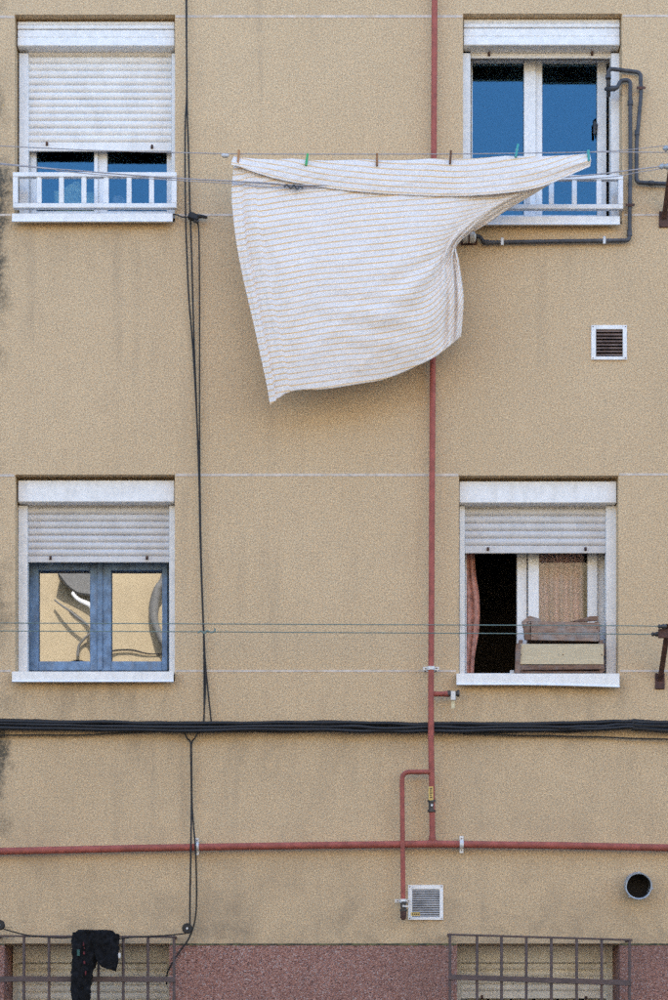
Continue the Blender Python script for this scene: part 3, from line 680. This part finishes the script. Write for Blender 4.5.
kn = tag(obj('line_connector', tube([W(221.5, 155.2, YL), W(223, 155.6, YL), W(227, 156, YL), W(229, 155.6, YL)], [.006, .013, .013, .006], 8), M['grey'], None, True), 'small grey line connector beside the sheet corner', 'connector')
clothesline('thin green clothesline across the lower windows, upper strand', [W(-500, 621, YL), W(0, 623, YL), W(334, 624.5, YL), W(600, 625.6, YL), W(660, 626.3, YL)], .0030, 'gline')
clothesline('thin green clothesline across the lower windows, lower strand', [W(-500, 629, YL + .05), W(0, 631, YL + .05), W(200, 631.8, YL + .05), W(334, 632.6, YL + .05), W(600, 634, YL + .05), W(654, 634.3, YL + .05)], .0030, 'gline')
kn = tag(obj('line_knot', tube(smooth_path([W(198, 633, YL + .03), W(201, 631, YL + .03), W(204.5, 633.5, YL + .03), W(207, 630.8, YL + .03), W(211, 632.4, YL + .03), W(214.5, 631.5, YL + .03), W(215, 628.5, YL + .03)], 26), .0052, 6), M['gline'], None, True), 'green knot with a loose tail on the lower green line', 'knot')
def bracket(label, base, tip, roll):
    b_ = thing('line_bracket', label, 'bracket', base, 'rusty clothesline brackets')
    d = (tip - base); L = d.length
    bm = bmesh.new(); box(-.017, .017, -.003, .003, 0, L, .001, bm); box(.011, .017, .0031, .04, 0, L, .001, bm)
    q = d.to_track_quat('Z', 'Y').to_matrix(); bmesh.ops.rotate(bm, verts=bm.verts[:], cent=(0, 0, 0), matrix=q); bmesh.ops.translate(bm, verts=bm.verts[:], vec=base)
    obj('angle_arm', bm, M['rust'], b_)
    obj('wall_plate', box(base.x - .03, base.x + .03, -.012, .004, base.z - .05, base.z + .05, .002), M['rust'], b_)
    return b_
b1 = bracket('rusty arm holding the sheet lines beside the upper window', W(664, 219, -.012), W(673, 152, YL), 0)
for px, py in ((667, 166.5), (671, 148.5)):
    c = W(px, py, YL - .005); obj('insulator', tube([c + Vector((-.05, 0, 0)), c + Vector((-.03, 0, 0)), c + Vector((-.02, 0, 0)), c + Vector((.015, 0, 0)), c + Vector((.03, 0, 0))], [.006, .02, .012, .022, .014], 10), M['zinc'], b1, True)
b2 = bracket('rusty arm holding the green lines beside the open window', W(660, 681, -.012), W(668.5, 624, YL), 0)
obj('cross_arm', box(W(658, 0, YL + .04).x, W(672, 0, YL + .04).x, YL + .02, YL + .04, W(0, 637, YL).z, W(0, 628, YL).z, .003), M['rust'], b2)
for px, py, yv in ((661, 626.5, YL), (654.5, 634.2, YL + .05)):
    c = W(px, py, yv); obj('insulator', tube([c + Vector((-.02, 0, 0)), c + Vector((-.012, 0, 0)), c + Vector((0, 0, 0)), c + Vector((.012, 0, 0)), c + Vector((.034, 0, 0))], [.006, .015, .010, .016, .012], 9), M['iron'], b2, True)
# pulleys and the line in front of the ground-floor grille
YG = -.17
def pulley(label, px, py):
    t_ = thing('line_pulley', label, 'pulley', W(px, py + 6), 'black clothesline pulleys'); c = W(px, py, YG)
    obj('wheel', tube([c + Vector((0, -.014, 0)), c + Vector((0, -.010, 0)), c, c + Vector((0, .010, 0)), c + Vector((0, .014, 0))], [.030, .033, .022, .033, .030], 18), M['black'], t_, True)
    obj('axle', tube([c + Vector((0, -.02, 0)), c + Vector((0, .02, 0))], .007, 8), M['grey'], t_, True)
    obj('wall_hook', tube([c + Vector((0, .018, 0)), Vector((c.x, .01, c.z))], .006, 6), M['iron'], t_, True)
pulley('small black pulley where the two cables meet the ground floor line', 187.3, 928.5)
pulley('black pulley at the photo edge above the trousers grille', -.5, 925)
clothesline('dark clothesline sagging over the grille with the trousers', [W(1, 928, YG), W(12, 931.5, YG), W(30, 935.5, YG), W(60, 938, YG), W(80, 937, YG), W(110, 939.5, YG), W(135, 937, YG), W(165, 935.5, YG), W(186, 933.5, YG)], .0042, 'black')

# ------------------------------------------------------------------ the striped sheet
def sheet():
    cols = [
        [(235, 157, -.325), (231.5, 190, -.322), (233.5, 220, -.318), (237.5, 250, -.315), (243.6, 280, -.31), (254, 327, -.30), (265, 377, -.285), (270, 405, -.27)],
        [(275, 158.5, -.325), (269, 195, -.33), (271, 240, -.335), (277, 290, -.335), (285, 345, -.315), (291, 392.5, -.28)],
        [(320, 159, -.325), (318, 200, -.335), (318, 245, -.345), (320, 300, -.35), (324, 350, -.325), (328, 388, -.285)],
        [(370, 159, -.325), (369, 205, -.335), (367, 255, -.35), (367, 305, -.355), (370, 345, -.33), (374, 382, -.28)],
        [(420, 158.5, -.325), (417, 205, -.335), (411, 255, -.345), (406, 305, -.345), (402, 345, -.31), (399, 374, -.26)],
        [(470, 157, -.325), (463, 196, -.325), (452, 222, -.315), (441, 246, -.305), (434, 278, -.30), (431.5, 320, -.275), (431, 360, -.235)],
        [(530, 155, -.325), (513, 190, -.318), (482, 215, -.305), (454.5, 242, -.285), (450, 264, -.275), (451, 300, -.255), (450, 345.5, -.22)],
        [(589, 154.5, -.325), (571, 172, -.32), (540, 190, -.312), (512, 207, -.305), (484, 225.5, -.29), (457.5, 241, -.265), (459, 262, -.25), (463.5, 298, -.235), (461, 336, -.21)],
    ]
    flap = [  # from the line down to the hem of the piece folded over the front
        [(234, 156, -.337), (231, 164, -.348), (236, 166, -.347)], [(275, 157.5, -.338), (275, 168, -.344), (275, 178.5, -.347)],
        [(320, 158, -.338), (320, 173, -.344), (320, 187.2, -.343)], [(370, 158, -.338), (370, 176, -.344), (370, 192.8, -.343)],
        [(420, 157.5, -.338), (420, 177, -.344), (420, 195.8, -.343)], [(470, 156, -.338), (470, 177, -.344), (470, 196, -.343)],
        [(530, 154, -.338), (533, 171, -.348), (535, 188.5, -.347)], [(589.5, 153, -.337), (591, 160, -.346), (590, 166.5, -.35)]]
    V3 = lambda L: [Vector(p) for p in L]
    fb = [arc_resample(V3([(p[0], p[1], p[2] * S) for p in c])) for c in cols]       # arc length in pixel-like units
    NU, NB, NF = 220, 150, 26
    Lb = [Vector((sum((Vector(f(k / 80)) - Vector(f((k - 1) / 80))).length for k in range(1, 81)), 0, 0)) for f in fb]; lf = [Vector((c[-1][1] - c[0][1] + (4 if i in (0, 7) else 0), 0, 0)) for i, c in enumerate(flap)]
    bm = bmesh.new(); uvl = bm.loops.layers.uv.new('UVMap'); rows = []; vs_ = []
    vals = []
    for j in range(NF, 0, -1):                                       # flap rows, hem first
        t = j / NF; vals.append((0, 'f', t))
    for j in range(NB + 1): vals.append((j / NB, 'b', j / NB))
    for vv, kind, t in vals:
        cp = [cr(V3(f), t) if kind == 'f' else fb[i](t) for i, f in enumerate(flap)]
        row = []; dist = []
        for i in range(NU + 1):
            u = i / NU; p = cr(cp, u).copy()
            y = p.z if kind == 'f' else p.z / S
            px, py = p.x, p.y
            if kind == 'b':
                # creases: pinned-edge pleats on one side, a gather on the other, soft billows between
                edge = (.010 * math.exp(-((u - .030) / .014) ** 2) - .008 * math.exp(-((u - .050) / .010) ** 2) + .009 * math.exp(-((u - .075 - .05 * t) / .016) ** 2) + .006 * math.exp(-((u - .15 - .06 * t) / .03) ** 2)) * min(1, t * 6) * (1 - .5 * t)
                y -= edge * 1.9 * min(1, max(.15, (t - .06) * 5)) + .010 * math.exp(-((px - 258 - (py - 180) * .22 - 4 * math.sin(py * .05)) / 7) ** 2) * max(0, 1 - abs(py - 240) / 65)
                g = max(0, min(1, (u - .66) / .22)) * max(0, min(1, (t - .34) / .2)) * (1 - .35 * t)
                y += g * .021 * math.sin(u * 66 + t * 5.0) + g * .009 * math.sin(u * 128 - t * 3)
                y += .085 * max(0, (u - (.965 - .22 * t)) / .2) * max(0, min(1, (.66 - t) / .12)) * min(1, t * 9)
                cu = .985 - .24 * t; y += .020 * math.exp(-((u - cu) / .018) ** 2) * max(0, 1 - t / .62) * min(1, t * 7) - .014 * math.exp(-((u - cu + .045) / .03) ** 2) * max(0, 1 - t / .62) * min(1, t * 7)
                # arcs of tension fanning out of the gather
                dx, dy = px - 456, py - 243; rad = math.hypot(dx, dy) + 1; an = math.atan2(dy, -dx)
                fan = math.exp(-((rad - 70) / 65) ** 2) * max(0, math.sin(min(max(an, 0), math.pi)))
                y += fan * .0105 * math.sin(an * 13 + rad * .012)
                sw = math.exp(-((math.hypot(px - 372, (py - 318) * 1.6) - 20) / 30) ** 2)
                y += sw * .0045 * math.sin((py - .16 * px) * .24)
                y += .021 * min(1, max(0, t - .1) * 2.5) * mnoise.noise((px * .014, py * .010, .3)) + .0035 * mnoise.noise((px * .045, py * .03, 2.1)) + .0012 * mnoise.noise((px * .13, py * .10, 5))
                q1 = 1 - abs(mnoise.noise((px * .020 + py * .012, py * .011 - px * .006, 12.3))); q2 = 1 - abs(mnoise.noise((px * .055 - py * .02, py * .03 + px * .02, 21.7)))
                y -= (.0065 * q1 ** 4 + .002 * q2 ** 4) * min(1, max(0, t - .17) * 7) + .0026 * mnoise.noise((px * .09, py * .07, 31)) * min(1, max(.25, t * 2.5))
                y += .0045 * math.sin((px - 300) * .11 + (py - 200) * .05) * math.exp(-((py - 225) / 40) ** 2) * max(0, min(1, (px - 340) / 60)) * .6
                py += 2.2 * mnoise.noise((px * .02, py * .02, 9.1)) * min(1, t * 4) * (1 - g)
                pf = 1 - math.exp(-((t) / .05) ** 2)
                sagp = abs(math.sin(math.pi * min(1, max(0, u)) * 5))
                py += (1 - pf) * 1.6 * sagp
                if u < .02: px += 0
            else:
                y += .004 * mnoise.noise((px * .03, py * .05, 4.4)) - .004 * math.sin(px * .05 + t * 2) * t
                for pk in (238, 306, 376, 450, 516, 588): y -= .007 * math.exp(-((px - pk + 6 * t * (1 if pk < 400 else -1)) / (3 + 9 * t)) ** 2) * (1 - t) ** .7 * min(1, t * 6)
                y += .003 * mnoise.noise((px * .09, py * .06, 14)) * min(1, t * 3) - .004 * (1 - abs(mnoise.noise((px * .03 + py * .05, py * .06, 8.2)))) ** 7 * min(1, t * 3)
                tail = max(0, (u - .8) / .2)
                y += tail * .008 * math.sin(t * 9)
                sagp = abs(math.sin(math.pi * u * 5)); py += (1 - t) ** 3 * 1.6 * sagp
                lt = max(0, 1 - u / .06); y -= lt * .01 * math.sin(t * 3.1)
            row.append(bm.verts.new(W(px, py, y)))
            sm = lambda a_: min(1, max(0, a_)); tk = 2.4 * sm((u - .042) / .006) - 1.8 * sm((u - .085 - .05 * t) / .01) if kind == 'b' else 0
            dist.append(cr(lf, u).x * (1 - t) if kind == 'f' else cr(lf, u).x + t * cr(Lb, u).x + tk * min(1, t * 8))
        rows.append((row, dist))
    for j in range(len(rows) - 1):
        for i in range(NU):
            f = bm.faces.new((rows[j][0][i], rows[j][0][i + 1], rows[j + 1][0][i + 1], rows[j + 1][0][i]))
            for lp, (ii, vv) in zip(f.loops, ((i, rows[j][1]), (i + 1, rows[j][1]), (i + 1, rows[j + 1][1]), (i, rows[j + 1][1]))):
                lp[uvl].uv = (ii / NU * 36, vv[ii] / 5.95 + .1)
    o = obj('striped_sheet', bm, M['sheet'], None, 'all')
    md = o.modifiers.new('thickness', 'SOLIDIFY'); md.thickness = .0016; md.offset = 0
    return tag(o, 'white bed sheet with thin yellow stripes blowing on the clothesline', 'sheet')
sheet()
def clothespin(label, px, py, mat, h=12, tilt=0, y=-.355, cat='clothespin'):
    p = thing('clothespin', label, cat, W(px, py, y), 'clothespins holding the sheet'); c = W(px, py, y)
    for s_ in (-1, 1):
        bm = bmesh.new(); hh = h * .88 / S
        prof = [(-.5, .0015), (-.36, .0045), (.1, .0058), (.5, .009)]
        vs2 = []
        for z, w_ in prof: vs2.append([bm.verts.new((dx, s_ * (w_ + dy), z * hh)) for dx, dy in ((-.0065, -.0035), (.0065, -.0035), (.0065, .0035), (-.0065, .0035))])
        for i in range(3):
            for k_ in range(4): bm.faces.new((vs2[i][k_], vs2[i][(k_ + 1) % 4], vs2[i + 1][(k_ + 1) % 4], vs2[i + 1][k_]))
        bm.faces.new(vs2[0]); bm.faces.new(vs2[-1][::-1])
        rot_about(bm, (0, 0, 0), tilt, 'Y'); bmesh.ops.translate(bm, verts=bm.verts[:], vec=c)
        obj('prong', bm, M[mat], p)
    sp_ = tube([Vector((-.009, 0, .006)), Vector((.009, 0, .006))], .005, 8); rot_about(sp_, (0, 0, 0), tilt, 'Y'); bmesh.ops.translate(sp_, verts=sp_.verts[:], vec=c); obj('spring', sp_, M['galv'], p, True)
clothespin('orange-brown clothespin at the bunched corner of the sheet', 238.5, 157, 'pino', 14, 5)
clothespin('green clothespin on the line above the fold of the sheet', 306.8, 160, 'ping', 12.5, 8)
clothespin('brown clothespin between the green one and the dark brown one', 377, 160, 'pinw', 13, 0)
clothespin('dark brown clothespin just beside the red riser pipe', 450.5, 157.5, 'pind', 14, 4)
clothespin('teal clothespin leaning in front of the dark blue pane', 516.8, 151, 'pint', 14, 10)
clothespin('teal clothespin at the outer tip of the sheet', 588.5, 156, 'pint', 12, -4)

# ------------------------------------------------------------------ trousers on the ground-floor line
def trousers():
    bm = bmesh.new(); y0 = YG
    def surf(L, R, yf, thick, nu, nv, seed):
        fL, fR = [Vector((a_, b_, 0)) for a_, b_ in L], [Vector((a_, b_, 0)) for a_, b_ in R]; G = {}
        for side in (0, 1):
            for j in range(nv + 1):
                a_, b_ = cr(fL, j / nv), cr(fR, j / nv)
                for i in range(nu + 1):
                    u = i / nu; p = a_.lerp(b_, u)
                    th = thick * math.sqrt(max(0, 1 - (2 * u - 1) ** 2)) * (.9 if j < nv else .8)
                    wr = .022 * mnoise.noise((p.x * .10, p.y * .07, seed)) + .012 * mnoise.noise((p.x * .30, p.y * .16, seed + 3))
                    y = yf + (-th if side == 0 else th) + (wr if side == 0 else 0)
                    e2 = 1.6 * mnoise.noise((p.x * .12, p.y * .2, seed + 5)) if i in (0, nu) or j in (0,) else 0
                    if side == 1 and i in (0, nu): G[side, i, j] = G[0, i, j]
                    else: G[side, i, j] = bm.verts.new(W(p.x + e2, p.y + e2 * .5, y))
            for j in range(nv):
                for i in range(nu):
                    f = [G[side, i, j], G[side, i + 1, j], G[side, i + 1, j + 1], G[side, i, j + 1]]
                    bm.faces.new(f if side == 0 else f[::-1])
        for j in (0, nv):
            for i in range(nu):
                f = []
                for q in (G[0, i, j], G[0, i + 1, j], G[1, i + 1, j], G[1, i, j]):
                    if q not in f: f.append(q)
                if len(f) > 2:
                    try: bm.faces.new(f)
                    except ValueError: pass
    surf([(72, 932), (71.5, 945), (72, 965), (70.5, 985), (72, 1006), (73, 1040)], [(100, 929.5), (101.5, 945), (98, 960), (92.5, 977), (90.5, 1000), (89, 1040)], y0 - .045, .030, 26, 46, 1.0)
    surf([(86, 930), (91, 940), (94, 950), (97, 960), (101.5, 967)], [(119.5, 934), (119.5, 943), (119.2, 952), (118, 962), (116, 971.5)], y0 - .060, .024, 22, 26, 4.0)
    surf([(78, 929.5), (74, 935), (73, 940)], [(112, 930), (119, 937), (119, 943)], y0 - .005, .045, 26, 8, 8.0)
    o = obj('black_trousers', bm, M['trousers'], None, 'all')
    tag(o, 'black trousers folded over the ground floor grille', 'trousers')
    for px, py, w_, h_ in ((83.5, 944, 1.0, 4), (84, 953, 1.6, 3.2), (84.2, 962.5, 1.8, 3), (85.5, 973, 1.2, 4), (84.2, 948, .7, 2)):
        obj('red_trim', pbox(px - w_ / 2, py - h_ / 2, px + w_ / 2, py + h_ / 2, y0 - .090, y0 - .080, .002), M['redp'], o)
    obj('teal_patch', pbox(77, 949.5, 79.7, 956, y0 - .083, y0 - .072, .002), M['tealp'], o)
    obj('care_label', pbox(118.2, 953, 120.6, 958, y0 - .066, y0 - .063), M['whitep'], o)
trousers()

# ------------------------------------------------------------------ curtains and things inside
def curtain(label, L, R, y, amp, freq, mat, seed):
    bm = bmesh.new(); fL, fR = [Vector((*p, 0)) for p in L], [Vector((*p, 0)) for p in R]; G = []
    nv, nu = 40, 40
    for j in range(nv + 1):
        a_, b_ = cr(fL, j / nv), cr(fR, j / nv); row = []
        for i in range(nu + 1):
            u = i / nu; p = a_.lerp(b_, u); yy = y + amp * math.sin(u * freq + seed + .5 * math.sin(j * .12)) + amp * .6 * mnoise.noise((p.x * .1, p.y * .04, seed))
            row.append(bm.verts.new(W(p.x, p.y, yy)))
        G.append(row)
    for j in range(nv):
        for i in range(nu): bm.faces.new((G[j][i], G[j][i + 1], G[j + 1][i + 1], G[j + 1][i]))
    o = obj('curtain', bm, M[mat], None, 'all'); md = o.modifiers.new('thickness', 'SOLIDIFY'); md.thickness = .0015
    return tag(o, label, 'curtain')
curtain('dusky pink curtain bunched in the open half of the window', [(464, 540), (464, 600), (464, 676)], [(473, 540), (474.5, 556), (476, 575), (479.5, 600), (479, 630), (475, 655), (473.5, 676)], .285, .010, 15, 'curtain', .4)
curtain('faded rose curtain hanging behind the closed pane', [(547, 538), (546, 600), (545, 672)], [(585, 538), (584, 600), (586, 672)], .345, .020, 24, 'net', 1.1)
curtain('sheer grey-pink curtain edge beside the faded rose curtain', [(537, 538), (537, 600), (537, 672)], [(549, 538), (548, 600), (547.5, 672)], .36, .006, 12, 'net', 2.1)
def crumple(name, label, cat, px0, py0, px1, py1, y, mat, seed):
    bm = bmesh.new(); bmesh.ops.create_icosphere(bm, subdivisions=4, radius=1); p, q = W(px0, py1, y), W(px1, py0, y)
    for v_ in bm.verts:
        n_ = v_.co.normalized(); r_ = 1 + .45 * mnoise.noise(n_ * 1.6 + Vector((seed, 0, 0))) + .18 * mnoise.noise(n_ * 4 + Vector((0, seed, 0)))
        v_.co = Vector((n_.x * r_ * (q.x - p.x) / 2, n_.y * r_ * .05, max(-.6, n_.z * r_ - .1) * (q.z - p.z) * .7))
    bmesh.ops.translate(bm, verts=bm.verts[:], vec=(p + q) / 2); return tag(obj(name, bm, M[mat], None, 'all'), label, cat)
crumple('cloth_heap', 'pale green cloth heaped inside the sash behind the railing', 'cloth', 52, 190, 98, 219, .305, 'gcloth', 1.0)
crumple('cloth_heap', 'small pale blue cloth inside the sash beside the green cloth', 'cloth', 110, 200, 128, 218, .31, 'bcloth', 3.0)

# ------------------------------------------------------------------ crates on the open window's sill
def crate(label, px0, px1, pyt, pyb, yf, yb, front, mats, tilt=0):
    p, q = W(px0, pyb, yf), W(px1, pyt, yf); c = thing('wooden_crate', label, 'crate', Vector(((p.x + q.x) / 2, yf, p.z)), 'crates on the sill')
    x0, x1, z0, z1 = p.x, q.x, p.z, q.z; t_ = .009
    for f0, f1, mt in front:
        a_, b_ = W(px0, f1, yf).z, W(px0, f0, yf).z
        bm = box(x0 + .012, x1 - .008, yf, yf + t_, a_, b_, .0015)
        for v_ in bm.verts: v_.co.z += .007 * mnoise.noise((v_.co.x * 7, f0, 1 + v_.co.z * 9)); v_.co.y += .003 * mnoise.noise((v_.co.x * 9, f0, 4))
        obj('front_board', bm, M[mt], c)
        for nx in (x0 + .022, x1 - .02, (x0 + x1) / 2 + .01): obj('nail', tube([(nx, yf - .003, (a_ + b_) / 2 + random.uniform(-.01, .01)), (nx, yf + .004, (a_ + b_) / 2)], .003, 6), M['rust'], c)
    for xa in (x0, x1 - t_):
        for k_ in range(2):
            za = z0 + (z1 - z0) * (.06 + .50 * k_); obj('side_board', box(xa, xa + t_, yf + .012, yb, za, za + (z1 - z0) * .38, .0015), M[mats[0]], c)
    for xa in (x0 + .010, x1 - .034):
        for yy in (yf + t_ + .001, yb - .026): obj('corner_post', box(xa, xa + .024, yy, yy + .024, z0, z1 + .006, .0015), M[mats[1]], c)
    obj('bottom_board', box(x0 + .01, x1 - .01, yf + .012, yb - .005, z0 + .002, z0 + .012, .001), M[mats[1]], c)
    obj('back_board', box(x0 + .012, x1 - .012, yb + .001, yb + t_, z0 + .01, z1, .0015), M[mats[0]], c)
    return c
c1 = crate('lower crate with a pale front board standing on the sill', 517.5, 605, 640.5, 672.8, .012, .165, ((644, 664, 'cratew'), (665, 669.5, 'crateb')), ('crateb', 'crateb'))
b = bmesh.new(); pbox(514.8, 644, 519.8, 673, .002, .012, .002, b); rot_about(b, W(517, 673, .0), 2.5, 'Y'); obj('loose_slat', b, M['crateb'], c1)
c2 = crate('upper weathered grey-brown crate stacked on the pale crate', 529, 600, 621.5, 641, .030, .155, ((621.8, 631.6, 'crated'), (632.2, 640.8, 'crated')), ('crated', 'crateb'))
c2.rotation_euler.y = math.radians(1.2)
for (P, mt) in (([(522, 622), (529, 616.5), (541, 619.5), (540, 622.5), (527, 622), (523, 628.5)], 'crated'), ([(571.5, 621.2), (590, 615.6), (598, 615.4), (597.5, 619.8), (582, 621.3)], 'crateb'), ([(523.5, 626), (529, 622.5), (530.5, 640.5), (525, 640.5)], 'crateb')):
    bm = bmesh.new(); A = [bm.verts.new(W(x_, y_, .028)) for x_, y_ in P]; B = [bm.verts.new(W(x_, y_, .028) + Vector((0, .05, .008))) for x_, y_ in P]; n = len(P)
    bm.faces.new(A); bm.faces.new(B[::-1])
    for i in range(n): bm.faces.new((A[i], A[(i + 1) % n], B[(i + 1) % n], B[i]))
    obj('broken_flap', bm, M[mt], c2)
tag(obj('paper_scrap', pbox(510, 670, 514.5, 674, .06, .075, .004), M['whitep']), 'scrap of white paper on the sill beside the lower crate', 'paper')

# ------------------------------------------------------------------ the house across the street, seen in the panes
OY = -18.0
ob = thing('apartment_building', 'sunlit plaster house across the street, reflected in the blue-sashed window', 'building', (0, OY, 0))
obj('wall', box(-16, 16, OY - 8, OY, 0, 11.6), M['farwall'], ob)
obj('roof', box(-16.2, 16.2, OY - 8.2, OY + .35, 11.604, 11.85, .02), M['paving'], ob)
def far_window(x, z):
    w_ = empty('window', (x, OY, z), ob)
    bm = bmesh.new()
    for a0, a1, b0, b1 in ((-.6, -.52, 0, 1.3), (.52, .6, 0, 1.3), (-.515, .515, 0, .08), (-.515, .515, 1.22, 1.3), (-.035, .035, .085, 1.215)): box(x + a0, x + a1, OY + .003, OY + .05, z + b0, z + b1, .004, bm)
    obj('frame', bm, M['white'], w_); obj('pane', box(x - .51, x + .51, OY + .01, OY + .02, z + .09, z + 1.21), M['void_black'], w_)
    obj('sill', box(x - .7, x + .7, OY + .003, OY + .14, z - .06, z - .003, .006), M['white'], w_)
for x in (-11.5, -7.5, .8, 4.8, 8.8, 12.4):
    for z in (1.2, 4.2, 7.2): far_window(x, z)
# canvas, hoop and drainpipe made up on that house for images in the old glass
aw = thing('added_awning', 'added dark canvas shape with a white edge, placed to be mirrored in the blue-sashed window', 'added_awning', (-3.95, OY, 9))
b = bmesh.new(); box(-.52, .1, -.10, .10, -.15, .15, .02, b); rot_about(b, (0, 0, 0), 34, 'Y'); bmesh.ops.translate(b, verts=b.verts[:], vec=(-3.88, OY + .15, 9.10)); obj('canvas', b, M['farlead'], aw)
obj('edge', tube([(-4.1, OY + .3, 9.02), (-3.92, OY + .3, 8.80), (-3.82, OY + .3, 8.45)], [.028, .03, .02], 8), M['white'], aw, True)
obj('arm', tube([(-4.45, OY + .2, 8.92), (-4.2, OY + .2, 8.70), (-3.98, OY + .2, 8.50)], .022, 8), M['farlead'], aw, True)
tag(obj('added_hoop', tube(smooth_path([(-4.1, OY + .1, 8.02), (-4.06, OY + .12, 8.22), (-3.93, OY + .14, 8.36), (-3.86, OY + .12, 8.25), (-3.84, OY + .1, 8.05)], 20), .03, 8), M['farlead'], None, True), 'added dark hoop placed to be mirrored low in the first blue-framed pane', 'bracket')
sd = thing('added_drainpipe', 'dark bent drainpipe added to be mirrored in the second blue-framed pane', 'pipe', (-2.8, OY, 8))
obj('tube', tube(smooth_path([(-2.66, OY + .15, 11.4), (-2.72, OY + .15, 9.4), (-2.86, OY + .15, 9.0), (-2.9, OY + .15, 8.6), (-2.8, OY + .15, 8.2), (-2.68, OY + .15, 7.9), (-2.6, OY + .15, 6.5), (-2.6, OY + .15, .2)], 60), .065, 10), M['farlead'], sd, True)
tag(obj('cable', tube([(-16, OY + .05, 8.02), (-4, OY + .05, 7.98), (16, OY + .05, 7.95)], .014, 6), M['black']), 'dark cable along the opposite house mirrored low in the blue-framed panes', 'cable')
